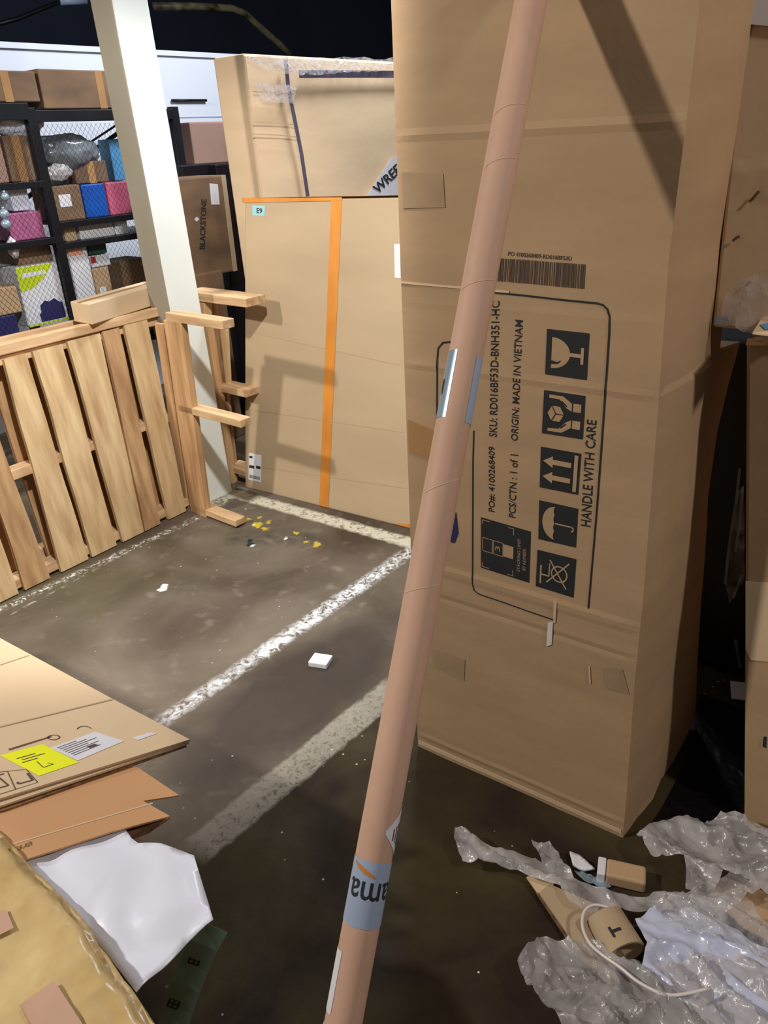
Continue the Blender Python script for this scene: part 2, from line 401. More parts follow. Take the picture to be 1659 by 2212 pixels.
# ------------------------------------------------------------------ setting
def struct(name, o, a, b, c, m):
    ob = box(name, o, a, b, c, m, None, 0); ob['kind'] = 'structure'; return ob
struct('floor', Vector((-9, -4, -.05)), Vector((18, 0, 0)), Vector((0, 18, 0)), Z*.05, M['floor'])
PB = G(130, 1236); PB1 = G(397, 1105)
BU = (PB1-PB).normalized(); BV = Vector((-BU.y, BU.x, 0))      # fence line of leaning pallets
WO = PB+V*2.0
wo = WO-U*4
wl = struct('wall_left', wo, U*13, V*.12, Z*2.16, M['wall'])
cap = struct('trim_1', wo-V*.02+Z*2.16, U*13, V*.16, Z*.03, M['wall'])
struct('trim_2', wo-V*.004+Z*1.785, U*13, V*.005, Z*.006, M['bluegrey'])
struct('wall_back', WO-U*8+V*4.5, U*24, V*.2, Z*7, M['dark_wall'])
struct('ceiling', WO-U*8+V*.6+Z*4.6, U*24, V*4.1, Z*.15, M['dark_wall'])
# high pipe runs in the dark
PW = WO+V*2.2
pp = [PL(PW, V, x, y) for x, y in ((330, 14), (420, 14), (500, 18), (530, 30), (565, 62), (600, 92), (625, 118))]
tag(tube_path('ceiling_pipe', pp, .035, M['ochre']), 'worn ochre pipe bending down in the dark above the white wall', 'pipe')
pp = [PL(PW, V, x, y) for x, y in ((-40, 62), (40, 40), (100, 15), (160, -8))]
tag(tube_path('ceiling_pipe', pp, .018, M['black']), 'thin dark pipe above the white wall left of the post', 'pipe')
pp = [PL(PW, V, x, y) for x, y in ((128, 3), (185, 2))]
tag(tube_path('pipe_bracket', pp, .03, M['bluegrey']), 'pale metal bracket high in the dark, left of the white post', 'bracket')

# ------------------------------------------------------------------ post
pc = G(447, 1088); pr = G(492, 1060)
wv = (pr-pc).length
lean = (PL(pc, U, 265, 130)-pc); lz = lean.z
tw = wv*.92
topshift = Vector((lean.x, lean.y, 0))*(2.9/lz)*.95
post = thing('support_post', 'square white painted post between the leaning pallets and the back boxes', 'post', pc)
a_, b_ = U*wv, V*.135
b4 = [pc, pc+a_, pc+a_+b_, pc+b_]; t4 = [p+topshift+Z*2.9 for p in b4]
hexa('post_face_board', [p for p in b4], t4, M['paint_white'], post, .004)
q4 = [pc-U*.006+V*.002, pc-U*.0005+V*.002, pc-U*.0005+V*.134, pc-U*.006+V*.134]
hexa('shaded_side', q4, [p+topshift+Z*2.9 for p in q4], M['paint_shaded'], post, .001)['label'] = 'side of the post in a beige darkened for its shade'  # thin board added to carry the shaded side colour

# ------------------------------------------------------------------ pallets
LEAN = math.radians(7)
PUP = Z*math.cos(LEAN)+BV*math.sin(LEAN); PNB = PUP.cross(BU).normalized()
if PNB.dot(BV) < 0: PNB = -PNB
def ppt(s, t, d=0): return PB+BU*s+PUP*t+PNB*d
def pps(x, y):
    P = PL(PB, PNB, x, y)-PB; return P.dot(BU), P.dot(PUP)
def plank(name, p, q, width_dir, w0, w1, depth_dir, th, m, parent, wob=.006, seed=0):
    "board from p to q with slightly uneven edges"
    n = 10; rings = []
    for i in range(n+1):
        f = i/n; c = p.lerp(q, f); ww = (w0+(w1-w0)*f)/2
        j1 = wob*noise.noise(Vector((seed, f*3.3, 1))); j2 = wob*noise.noise(Vector((seed, f*3.3, 7)))
        rings.append([c-width_dir*(ww+j1), c+width_dir*(ww+j2), c+width_dir*(ww+j2)+depth_dir*th, c-width_dir*(ww+j1)+depth_dir*th])
    vs = [v for r in rings for v in r]; fs = [(3, 2, 1, 0), tuple(n*4+k for k in range(4))]
    for i in range(n):
        for k in range(4): fs.append((i*4+k, i*4+(k+1) % 4, (i+1)*4+(k+1) % 4, (i+1)*4+k))
    bm = bmesh.new(); bv = [bm.verts.new(v) for v in vs]
    for f in fs: bm.faces.new([bv[i] for i in f])
    bmesh.ops.recalc_face_normals(bm, faces=bm.faces)
    me = bpy.data.meshes.new(name); bm.to_mesh(me); bm.free()
    return link(name, me, m, parent)
pal = thing('wooden_pallet', 'wooden pallet stood on edge and leaning back left of the post, slats upright', 'pallet', ppt(.3, 0))
slats = [((2, 776), (52, 766), (128, 1234), (188, 1211), 'wood'), ((66, 758), (130, 744), (196, 1207), (248, 1181), 'wood'),
         ((140, 738), (211, 720), (262, 1174), (307, 1150), 'wood'), ((217, 716), (253, 708), (310, 1150), (341, 1128), 'wood_mid'),
         ((262, 703), (313, 690), (360, 1124), (397, 1103), 'wood'),
         ((-105, 805), (-62, 795), (52, 1277), (104, 1247), 'wood_mid'), ((-175, 822), (-125, 810), (-30, 1318), (36, 1284), 'wood')]
for i, (a, b, c, d, mm) in enumerate(slats):
    s0, t0 = pps(*a); s1, t1 = pps(*b); s2, _ = pps(*c); s3, _ = pps(*d)
    p = ppt((s2+s3)/2, .004); q = ppt((s0+s1)/2, t0*.5+t1*.5)
    plank('slat', p, q, BU, s3-s2, s1-s0, -PNB, .018, M[mm], pal, seed=i*2.3)
sL = pps(-240, 820)[0]; sR = pps(352, 680)[0]
tt = pps(150, 735)[1]
for t_, nm in ((.015, 'bottom'), (.44, 'mid'), (tt-.03, 'top')):
    o = ppt(sL, t_)+PNB*.0005
    box('stringer', o, BU*(sR-sL+.03), PUP*.04 if nm != 'top' else PUP*.038, PNB*.09, M['wood_h'], pal, .003)
box('top_rail', ppt(sL, tt+.008)-PNB*.022, BU*(sR-sL+.035), PUP*.040, PNB*.09, M['wood_h'], pal, .004)
for i, s in enumerate([sL+.1+.165*k for k in range(8)]):
    plank('back_slat', ppt(s, .01, .092), ppt(s+.01, tt+.02, .092), BU, .11, .11, PNB, .017, M['wood_mid'], pal, seed=50+i)
# nail marks on the slats
# second pallet close behind
pal2 = thing('wooden_pallet', 'second wooden pallet hidden close behind the leaning slatted pallet, only its top edge showing', 'pallet', ppt(.2, 0, .16))
box('top_rail', ppt(sL, tt+.015, .135), BU*(sR-sL-.32), PUP*.045, PNB*.05, M['wood_h'], pal2, .004)
box('bottom_rail', ppt(sL, .02, .135), BU*(sR-sL+.02), PUP*.06, PNB*.08, M['wood_h'], pal2, .004)
for i, s in enumerate([sL+.05+.2*k for k in range(6)]):
    plank('slat', ppt(s, .02, .125), ppt(s+.01, tt+.03, .125), BU, .10, .10, PNB, .016, M['wood_mid'], pal2, seed=80+i)

# pallet standing crosswise, its end board facing the aisle
ec = G(446, 1119)
pal3 = thing('wooden_pallet', 'wooden pallet stood crosswise in front of the white post, board ends sticking out right', 'pallet', ec)
etop = PL(ec, U, 390, 697)
eb = [ec, ec+U*.035, ec+U*.035+V*.12, ec+V*.12]
sh = Vector(((etop-ec).x, (etop-ec).y, 0))
h3 = etop.z
et = [p+sh+Z*h3 for p in eb]
hexa('end_board', eb, et, M['wood_mid'], pal3, .003)
for (x0, y0, x1, y1, th, wd, nm) in ((392, 696, 482, 713, .036, .09, 'a'), (418, 915, 521, 925, .034, .085, 'b'), (450, 1122, 510, 1139, .032, .09, 'c')):
    tip = PL(ec-U*.0, U, x1, y1); fz = max(tip.z, .002)
    at_ = ec+sh*(fz/h3); L = (Vector((tip.x, tip.y, 0))-Vector((at_.x, at_.y, 0))).dot(-V)
    o = at_+Z*(fz)+V*.10+U*.0
    box('deck_board', o, -V*(L+.10), U*wd*.7, Z*th, M['wood_v'], pal3, .003)
plank('inner_slat', ec+V*.19+U*.02, ec+V*.19+U*.02+sh*.97+Z*(h3*.97), V, .05, .05, U, .02, M['wood_mid'], pal3, seed=31)

# pallet behind the post
bc = G(502, 1046)
pal4 = thing('wooden_pallet', 'wooden pallet standing between the white post and the orange taped box', 'pallet', bc)
btop = PL(bc, U, 440, 655); bs = Vector(((btop-bc).x, (btop-bc).y, 0)); hb = btop.z
q = [bc-V*.0, bc+U*.04, bc+U*.04+V*.06, bc+V*.06]
hexa('stringer', q, [p+bs+Z*hb for p in q], M['wood_mid'], pal4, .003)
for (x, y, th) in ((525, 862, .035), (524, 1033, .035)):
    tip = PL(bc, U, x, y); z0 = max(tip.z, .003); at_ = bc+bs*(z0/hb)
    L = (Vector((tip.x, tip.y, 0))-Vector((at_.x, at_.y, 0))).dot(-V)
    box('deck_board', at_+Z*z0+V*.05+U*.02, -V*(L+.05), U*.09, Z*th, M['wood_v'], pal4, .003)
tr = PL(bc, U, 530, 642); tl = PL(bc, U, 400, 668)
ow = Vector((bc+bs).to_tuple()); 
L = (tr-tl).length
box('top_board', Vector((tl.x, tl.y, btop.z+.005)), (Vector((tr.x, tr.y, 0))-Vector((tl.x, tl.y, 0))), U*.12, Z*.04, M['wood_v'], pal4, .003)
pa = PL(bc+U*.06, U, 490, 850); pb_ = PL(bc+U*.06, U, 478, 690)
plank('slat', Vector((pa.x, pa.y, pa.z)), pb_, V, .045, .055, U, .018, M['wood'], pal4, seed=12)
pa = PL(bc+U*.06, U, 505, 1035); pb_ = PL(bc+U*.06, U, 462, 640)
plank('slat', pa, pb_, V, .04, .04, U, .018, M['wood_mid'], pal4, seed=14)

# ------------------------------------------------------------------ long carton on the pallet
cb = PL(ppt(.3, tt+.05, -.02), BV, 200, 703)
zc = ppt(.3, tt+.049).z
cb = G(200, 702, zc)
ce = G(358, 652, zc); cw = G(143, 690, zc)
la = Vector((ce.x-cb.x, ce.y-cb.y, 0)); lb = Vector((cw.x-cb.x, cw.y-cb.y, 0))
lb = V*max(.09, min(.14, lb.length))
hc = .085
c5 = thing('long_carton', 'long narrow cardboard carton lying on top of the leaning pallets beside the white post', 'carton', cb)
body = box('carton_body', cb, la*.995, lb, Z*hc, M['carton_light'], c5, .004)
box('tape_strip', cb+lb*.42+Z*(hc), la*.995, lb*.2, Z*.0007, M['tape'], c5, 0)

# ------------------------------------------------------------------ orange taped box
L0 = G(529, 1053); R0 = G(887, 1143); MB = (R0-L0).normalized(); MK = Vector((-MB.y, MB.x, 0))
ml = math.radians(10); MUP = Z*math.cos(ml)+MK*math.sin(ml); MN = MB.cross(MUP).normalized()
if MN.dot(CAM-L0) < 0: MN = -MN
tl = PL(L0, MN, 530, 432); tr = PL(L0, MN, 858, 426)
mid = thing('tall_carton', 'tall flat tan box with orange tape leaning back behind the floor lines', 'carton', L0)
Wd = 1.25; Ht = (tl-L0).dot(MUP)
def mp(s, t, d=0): return L0+MB*s+MUP*t+MN*d
hexa('carton_body', [mp(0, 0, -.17), mp(Wd, 0, -.17), mp(Wd, 0), mp(0, 0)], [mp(.0, Ht, -.17), mp(Wd, Ht+.012, -.17), mp(Wd, Ht+.012), mp(.01, Ht)], M['carton_tan'], mid, .007)
def mst(x, y):
    P = PL(L0, MN, x, y)-L0; return P.dot(MB), P.dot(MUP)
a = mst(716, 427); b = mst(739, 427); c = mst(710, 1092); d = mst(690, 1088)
tp = [mp(a[0], Ht+.005, .001), mp(b[0], Ht+.005, .001), mp(c[0], 0.004, .001), mp(d[0], 0.004, .001)]
sheet('orange_tape', tp, MN, M['orange'], mid, .0012)
tp = [mp(-.001, Ht+.008, -.171), mp(Wd, Ht+.020, -.171), mp(Wd, Ht+.020, .001), mp(-.001, Ht+.008, .001)]
o = sheet('orange_tape', [mp(-.001, Ht-.012, .002), mp(b[0], Ht-.004, .002), mp(b[0], Ht+.009, .002), mp(-.001, Ht+.008, .002)], MN, M['orange'], mid, .001)
o = sheet('orange_tape', tp, MUP, M['orange'], mid, .001)
e0 = mst(845, 1134)[0]; e1 = mst(900, 1143)[0]
sheet('orange_tape', [mp(e0, .006, .0015), mp(e1+.2, .006, .0015), mp(e1+.2, .03, .0015), mp(e1, .03, .0015)], MN, M['orange'], mid, .001)
def crease(x0, y0, x1, y1, par, pf, wdt=.004):
    pass
for (x0, y0, x1, y1) in ((531, 716, 864, 790), (536, 885, 872, 935), (565, 1010, 880, 1056)):
    A = PL(L0, MN, x0, y0); B_ = PL(L0, MN, x1, y1)
    sheet('fold_line', [A+MN*.0002, B_+MN*.0002, B_+MN*.0002+MUP*.003, A+MN*.0002+MUP*.003], MN, M['carton'], mid, .0006)
def label_on(p0, n, px, m, parent, name='label', marks=None):
    q = Quad(p0, n, px); o = sheet(name, [q(0, 1, .0008), q(1, 1, .0008), q(1, 0, .0008), q(0, 0, .0008)], q.n, m, parent, .0006)
    if marks:
        d = Draw(); marks(d); d.make('printed_text', q, [M['ink']], o, off=.0018)
    return o
def blobmarks(d):
    d.text('E9', .35, .25, .8, .75, bold=.02)
label_on(L0, MN, [(545, 443), (573, 445), (572, 467), (546, 466)], M['cyan_label'], mid, marks=blobmarks)
def lab2(d):
    d.rect(.05, .82, .3, .9); d.rect(.05, .45, .45, .56); d.rect(.6, .48, .95, .58)
    for i in range(16): d.rect(.08+i*.053, .08, .08+i*.053+.025+.012*(i % 2), .2)
label_on(L0, MN, [(538, 978), (565, 983), (564, 1042), (537, 1036)], M['label'], mid, marks=lab2)
label_on(L0, MN, [(852, 527), (864, 527), (866, 601), (853, 600)], M['label'], mid)

# ------------------------------------------------------------------ wrapped upper carton behind it (faces the aisle like the wall)
UC = L0+U*.50
ucp = PL(UC, V, 577, 424)
# vertical corner line of this carton through (525,115) & (577,424)
def solve_corner(px1, px2, dist):
    P2 = G(px2[0], px2[1], dist); d = ray(*px1); d2 = Vector((P2.x, P2.y, 0)); 
    tt_ = Vector((P2.x, P2.y)).length/Vector((d.x, d.y)).length
    return P2, CAM+d*tt_
P2, P1 = solve_corner((525, 115), (577, 424), PL(L0+U*.47, U, 577, 424).z)
ub = Vector((P2.x, P2.y, 0))
up_c = thing('wrapped_carton', 'tall film wrapped box with grey strap standing behind the orange taped box', 'carton', ub)
utop = P1.z
du = U*1.5
sw = PL(ub, U, 478, 128)-ub; dv = V*max(.16, Vector((sw.x, sw.y, 0)).length)
ts = Vector((P1.x-ub.x, P1.y-ub.y, 0))
b4 = [ub, ub+du, ub+du+dv, ub+dv]; t4 = [p+ts+Z*utop for p in b4]
ucb = hexa('carton_body', b4, t4, M['carton_light'], up_c, .012)
q4 = [p-U*.002-V*.0 for p in (ub, ub+dv)]
def us(x, y):      # point on front (-V) face
    return PL(ub, V, x, y)-V*.003
def strip(name, pts, w, n, m, parent, th=.001):
    vs = []; 
    for i, p in enumerate(pts):
        d = (pts[min(i+1, len(pts)-1)]-pts[max(i-1, 0)]).normalized(); s = d.cross(n).normalized()*w/2
        vs += [p-s, p+s]
    fs = [(2*i, 2*i+1, 2*i+3, 2*i+2) for i in range(len(pts)-1)]
    o = link(name, me_from(vs, fs), m, parent)
    md = o.modifiers.new('thickness', 'SOLIDIFY'); md.thickness = th; md.offset = 0
    return o
strip('plastic_strap', [us(616, 130), us(622, 190), us(634, 250), us(650, 330), us(664, 424)], .024, V, M['tape_dark'], up_c, .002)
strip('dark_tape', [us(645, 160), us(740, 160), us(900, 161)], .034, V, M['tape_dark'], up_c)
uw = sheet('shipping_label', [us(780, 440), us(845, 340), us(905, 330), us(905, 450)], -V, M['label'], up_c, .001)
d = Draw(); d.text('WREEKEN', 0, 0, 1, 1, bold=.02)
d.make('printed_text', Quad(ub, V, [(802, 404), (890, 318), (900, 336), (815, 420)]), [M['ink']], uw, off=.006)
for ys in ((175, 200), (225, 250), (263, 292)):
    A = PL(ub, U, 488, ys[1]); B_ = PL(ub, U, 530, ys[0])
    strip('band_fold', [A-U*.004, B_-U*.004], .006, U, M['carton_dark'], up_c)
for y in (198, 264, 290):
    strip('band_fold', [us(545, y), us(600, y+2), us(640, y+6)], .005, V, M['carton'], up_c)
lq = [(512, 255), (536, 248), (540, 272), (518, 278)]
P0 = ub-U*.003
c_ = [PL(P0, U, *p) for p in lq]; o = sheet('label', c_, -U, M['cyan_label'], up_c, .001)
d = Draw(); d.text('60', .4, .3, .75, .7, bold=.02); d.make('printed_text', Quad(P0, U, lq), [M['ink']], o, off=.002)
wf = [us(526, 122), us(905, 132), us(905, 150), us(760, 158), us(640, 165), us(560, 150)]
crumple('film_top', [p-V*.012 for p in wf], M['film_thin'], up_c, 4, .012, 22, seed=4)
wf = [us(545, 180), us(640, 185), us(630, 225), us(560, 218)]
crumple('film_patch', [p-V*.008 for p in wf], M['film_thin'], up_c, 3, .010, 22, seed=5)

# ------------------------------------------------------------------ large printed box
B0 = G(903, 1612); F0 = G(1345, 1810); BD = (F0-B0).normalized(); BN = BD.cross(Z).normalized()
if BN.dot(CAM-B0) < 0: BN = -BN
BBACK = -BN
big = thing('large_carton', 'very tall printed cardboard box with handling symbols standing right of the leaning tube', 'carton', B0)
TOPZ = 2.12
prof_s = [(0, .606), (.10, .604), (.3, .597), (.47, .590), (.70, .587), (1.14, .572), (1.38, .562), (1.62, .566), (2.2, .566)]
def interp(tab, z):
    for (a, b), (c, d) in zip(tab, tab[1:]):
        if z <= c: return b+(d-b)*(z-a)/(c-a)
    return tab[-1][1]
dep_s = [(0, .41), (.02, .50), (.3, .45), (.54, .42), (.79, .37), (.95, .385), (1.05, .43), (1.138, .485), (1.146, .36), (1.3, .36), (2.2, .36)]
creases = [(1.142, .0028, .006), (.62, .0028, .010), (.535, -.002, .006), (1.27, .002, .004), (.05, .002, .006), (1.60, .0018, .006)]
rows = []; zz = 0.0
while zz < TOPZ:
    rows.append(zz); zz += .0125
rows.append(TOPZ)
nS = 28; nU = 10; vs, fs = [], []
ring = None
for z in rows:
    wd = interp(prof_s, z); dp = interp(dep_s, z)
    r = []
    cz = sum(a*math.exp(-((z-z0)/w_)**2) for z0, a, w_ in creases)
    for i in range(nS+1):
        s = i/nS; e = 4*s*(1-s)
        off = cz*min(1, e*3+.2) + .0022*e*noise.noise(Vector((s*3, z*2.2, 0)))+.001*e*noise.noise(Vector((s*9, z*8, 4)))
        r.append(B0+BD*(wd*s)+BN*off+Z*z)
    c0 = B0+BD*wd+Z*z
    # soft corner
    for i in range(1, nU+1):
        s = i/nU; e = 4*s*(1-s)
        r.append(c0+U*(dp*s)-V*(.008*e*(.6+noise.noise(Vector((s*4, z*4, 9)))) + (.0025 if z < 1.14 else -.004)))
    r.append(B0+BBACK*(.36)+Z*z)
    rows_n = len(r); vs += r
R_ = nS+1+nU+1
for j in range(len(rows)-1):
    for i in range(R_):
        a = j*R_+i; b = j*R_+(i+1) % R_; fs.append((a, b, b+R_, a+R_))
fs.append(tuple(reversed(range(R_)))); fs.append(tuple((len(rows)-1)*R_+i for i in range(R_)))
def surf(P):
    z = P.z; s = max(0, min(1, (P-B0).dot(BD)/interp(prof_s, z))); e = 4*s*(1-s)
    cz = sum(a*math.exp(-((z-z0)/w_)**2) for z0, a, w_ in creases)
    return cz*min(1, e*3+.2) + .0022*e*noise.noise(Vector((s*3, z*2.2, 0)))+.001*e*noise.noise(Vector((s*9, z*8, 4)))
bb = link('carton_body', me_from(vs, fs), M['carton'], big)
# bottom edge strip, tapes
def bp_(x, y, off=.001):
    P = PL(B0, BN, x, y); return P+BN*(min(off, .0012)+surf(P))
sheet('bottom_fold', [bp_(905, 1598, .003), bp_(1342, 1792, .003), bp_(1343, 1800, .003), bp_(905, 1606, .003)], BN, M['carton_light'], big, .001)
sheet('brown_tape', [bp_(882, 905, .004), bp_(950, 935, .004), bp_(950, 1000, .004), bp_(884, 972, .004)], BN, M['tape'], big, .001)
M['scuff'] = mat('rubbed_cardboard', (168, 140, 108), .8, .1, (12, 12, 12))
sheet('rubbed_patch', [bp_(868, 372, .001), bp_(958, 376, .001), bp_(962, 448, .001), bp_(872, 450, .001)], BN, M['scuff'], big, .0004)
sheet('rubbed_patch', [bp_(1305, 1440, .001), bp_(1345, 1445, .001), bp_(1360, 1500, .001), bp_(1310, 1485, .001)], BN, M['scuff'], big, .0004)
sheet('rubbed_patch', [bp_(940, 1400, .001), bp_(1005, 1425, .001), bp_(1003, 1470, .001), bp_(938, 1440, .001)], BN, M['scuff'], big, .0004)
sheet('blue_mark', [bp_(985, 1105, .004), bp_(990, 1150, .004), bp_(982, 1172, .004), bp_(974, 1170, .004)], BN, M['navy'], big, .001)
o = sheet('torn_film_tag', [bp_(1184, 1345, .004), bp_(1195, 1342, .004), bp_(1192, 1392, .006), bp_(1181, 1396, .006)], BN, M['strap'], big, .001)
sheet('torn_paper', [bp_(1197, 1298, .004), bp_(1204, 1300, .004), bp_(1200, 1345, .004), bp_(1196, 1345, .004)], BN, M['carton_light'], big, .001)
sheet('torn_paper', [bp_(1272, 1438, .004), bp_(1275, 1438, .004), bp_(1277, 1475, .004), bp_(1274, 1475, .004)], BN, M['carton_light'], big, .001)
for px in ([(866, 607), (1100, 628), (1100, 633), (866, 612)],):
    sheet('crease', [bp_(*p, .0035) for p in px], BN, M['carton_light'], big, .0006)
# printing
OFF = .0008
def bq(px, rot=90):
    q = Quad(B0, BN, px, rot); q.bump = surf; return q
d = Draw(); random.seed(3); x = 0
while x < 1:
    wdt = random.choice((.006, .010, .014, .02)); d.rect(x, 0, min(1, x+wdt), 1); x += wdt+random.choice((.003, .006, .01))
d.make('barcode', bq([(1045, 555), (1266, 571), (1263, 624), (1042, 604)], 0), [M['ink_soft']], big, OFF)
d = Draw(); d.text('PO 4100268409-RD016BF53D', 0, 0, 1, 1, bold=.015)
d.make('printed_text', bq([(1098, 543), (1236, 554), (1235, 563), (1097, 553)], 0), [M['ink_soft']], big, OFF)
for s, px, bo in (('SKU: RD016BF53D-BNH351-HC', [(1062, 650), (1080, 650), (1074, 944), (1057, 942)], .012),
              ('PO#: 4100268409', [(1056, 963), (1071, 965), (1070, 1107), (1055, 1104)], .012),
              ('PCS/CTN : 1 of 1', [(1103, 980), (1120, 982), (1114, 1119), (1099, 1116)], .012),
              ('ORIGIN: MADE IN VIETNAM', [(1113, 690), (1130, 692), (1119, 953), (1104, 950)], .012),
              ('HANDLE WITH CARE', [(1268, 905), (1289, 908), (1276, 1139), (1254, 1135)], .012)):
    d = Draw(); d.text(s, 0, 0, 1, 1, bold=bo)
    d.make('printed_text', bq(px), [M['ink']], big, OFF)
# frame line
def bpath(name, pts, w):
    fine = []
    for (xa, ya), (xb, yb) in zip(pts, pts[1:]):
        k = max(1, int(math.hypot(xb-xa, yb-ya)/14)); fine += [(xa+(xb-xa)*i/k, ya+(yb-ya)*i/k) for i in range(k)]
    P = [bp_(x, y, OFF) for x, y in fine+[pts[-1]]]
    return strip(name, P, w, BN, M['ink'], big, .0006)
bpath('printed_frame', [(1040, 629), (1120, 637), (1200, 646), (1290, 655), (1303, 659), (1312, 668), (1317, 684), (1316, 720), (1311, 800), (1301, 940), (1290, 1090), (1279, 1220), (1271, 1314)], .0036)
bpath('printed_frame', [(1024, 930), (1022, 1000), (1021, 1150), (1021, 1262), (1024, 1275), (1034, 1283), (1100, 1306), (1198, 1340)], .0030)
bpath('printed_frame', [(990, 742), (972, 738), (957, 740), (947, 752), (945, 775), (944, 915)], .0036)
INKS = [M['ink'], M['carton']]
def sym(name, px, fn):
    d = Draw(); d.rect(0, 0, 1, 1, 0, 0); fn(d); d.make(name, bq(px), INKS, big, OFF)
def glass(d):
    P = [(.16+.68*i/14, .86) for i in (0, 14)]
    arc = [(.5+.34*math.cos(t), .86-.44*math.sin(t)) for t in [math.pi*i/16 for i in range(17)]]
    d.poly(arc, 1, 1); d.rect(.46, .16, .54, .44, 1, 1); d.rect(.32, .10, .68, .17, 1, 1)
    d.poly([(.26, .87), (.34, .87), (.31, .72), (.36, .62), (.27, .70)], 0, 2)
def hands(d):
    c = (.5, .68); r = .2; hx = [(c[0]+r*math.cos(math.radians(30+60*i)), c[1]+r*math.sin(math.radians(30+60*i))) for i in range(6)]
    d.poly(hx, 1, 1)
    for i in (1, 3, 5): d.line(c, (c[0]+r*math.cos(math.radians(-30+60*(i))), c[1]+r*math.sin(math.radians(-30+60*(i)))), .02, 0, 2)
    for s in (1, -1):
        X = lambda a: .5+s*(a)
        pts = [(X(.42), .86), (X(.35), .86), (X(.34), .60), (X(.16), .42), (X(.10), .30), (X(.28), .30), (X(.42), .52)]
        d.poly(pts if s > 0 else pts[::-1], 1, 1)
        d.line((X(.31), .55), (X(.20), .42), .03, 0, 2)
        a, b = sorted((X(.10), X(.29))); d.rect(a, .08, b, .27, 1, 1)
def arrows(d):
    for cx in (.3, .68):
        d.rect(cx-.06, .22, cx+.06, .70, 1, 1); d.poly([(cx-.14, .68), (cx+.14, .68), (cx, .93)], 1, 1)
    d.rect(.06, .06, .94, .15, 1, 1)
def brolly(d):
    arc = [(.5+.42*math.cos(t), .56+.34*math.sin(t)) for t in [math.pi*i/20 for i in range(21)]]
    sc_ = []
    for k in range(4):
        cx = .08+.105+.21*k
        sc_ += [(cx+.105*math.cos(math.pi-math.pi*i/6), .56+.05*math.sin(math.pi*i/6)) for i in range(1, 6)]
    d.poly(arc+sc_, 1, 1); d.line((.5, .56), (.5, .16), .035, 1, 1); d.ring((.44, .15), .06, .035, 1, 1, 180, 360, 10)
def truck(d):
    d.line((.12, .88), (.62, .88), .04, 1, 1); d.line((.38, .88), (.38, .66), .04, 1, 1)
    d.ring((.5, .40), .2, .035, 1, 1); d.line((.2, .72), (.84, .16), .035, 1, 1); d.line((.16, .2), (.82, .66), .035, 1, 1)
    d.line((.38, .66), (.72, .66), .03, 1, 1)
def stack(d):
    d.rect(.36, .06, .60, .30, 1, 1) if False else None
    for a, b in ((.78, .98), (.56, .76)):
        d.path([(.36, a-.02), (.62, a-.02), (.62, b-.02), (.36, b-.02), (.36, a-.02)], .012, 1, 1)
    d.rect(.37, .33, .61, .53, 1, 1)
    d.text('3', .44, .60, .53, .70, 1, 1)
    for s in (0, 1):
        X = lambda a: a if s == 0 else 1-a
        d.path([(X(.04), .82), (X(.04), .97), (X(.12), .97)], .012, 1, 1); d.path([(X(.04), .44), (X(.04), .33), (X(.16), .33)], .012, 1, 1)
    d.text('STACKING LIMIT', .16, .19, .80, .25, 1, 1); d.text('BY NUMBER', .22, .08, .64, .14, 1, 1)
sym('fragile_symbol', [(1182, 710), (1274, 720), (1268, 821), (1178, 808)], glass)
sym('handle_symbol', [(1176, 842), (1265, 855), (1259, 949), (1171, 935)], hands)
sym('this_way_up_symbol', [(1169, 964), (1256, 980), (1249, 1069), (1166, 1052)], arrows)
sym('keep_dry_symbol', [(1165, 1080), (1249, 1099), (1244, 1183), (1163, 1164)], brolly)
sym('no_truck_symbol', [(1161, 1187), (1245, 1208), (1239, 1291), (1157, 1266)], truck)
sym('stacking_symbol', [(1039, 1117), (1147, 1148), (1143, 1259), (1039, 1226)], stack)
# scuffs on the right side
def bside(x, y, off=.012): return PL(F0, V, x, y)-V*off

# ------------------------------------------------------------------ right-hand box
r0 = G(1606, 1786)
def rp(x, y, off=0): return PL(r0, U, x, y)-U*off
rb = thing('tall_carton', 'cardboard box cut by the right edge of the photo, beside the dark gap', 'carton', r0)
cs = [rp(1606, 1786), rp(1900, 1960), rp(1900, 735), rp(1611, 735)]
hexa('carton_body', [cs[0], cs[1], cs[1]+U*.5, cs[0]+U*.5], [cs[3], cs[2], cs[2]+U*.5, cs[3]+U*.5], M['carton'], rb, .008)
sheet('printed_mark', [rp(1650, 1590, .002), rp(1656, 1590, .002), rp(1654, 1614, .002), rp(1648, 1612, .002)], -U, M['ink'], rb, .0006)
sheet('torn_edge', [rp(1612, 733, -.01), rp(1700, 736, .004), rp(1700, 746, .006), rp(1613, 744, .006)], -U, M['carton_light'], rb, .001)
sheet('paper_patch', [rp(1611, 1255, .001), rp(1720, 1262, .001), rp(1720, 1435, .001), rp(1622, 1425, .001), rp(1611, 1400, .001)], -U, M['carton_light'], rb, .0008)
rtop = cs[3]
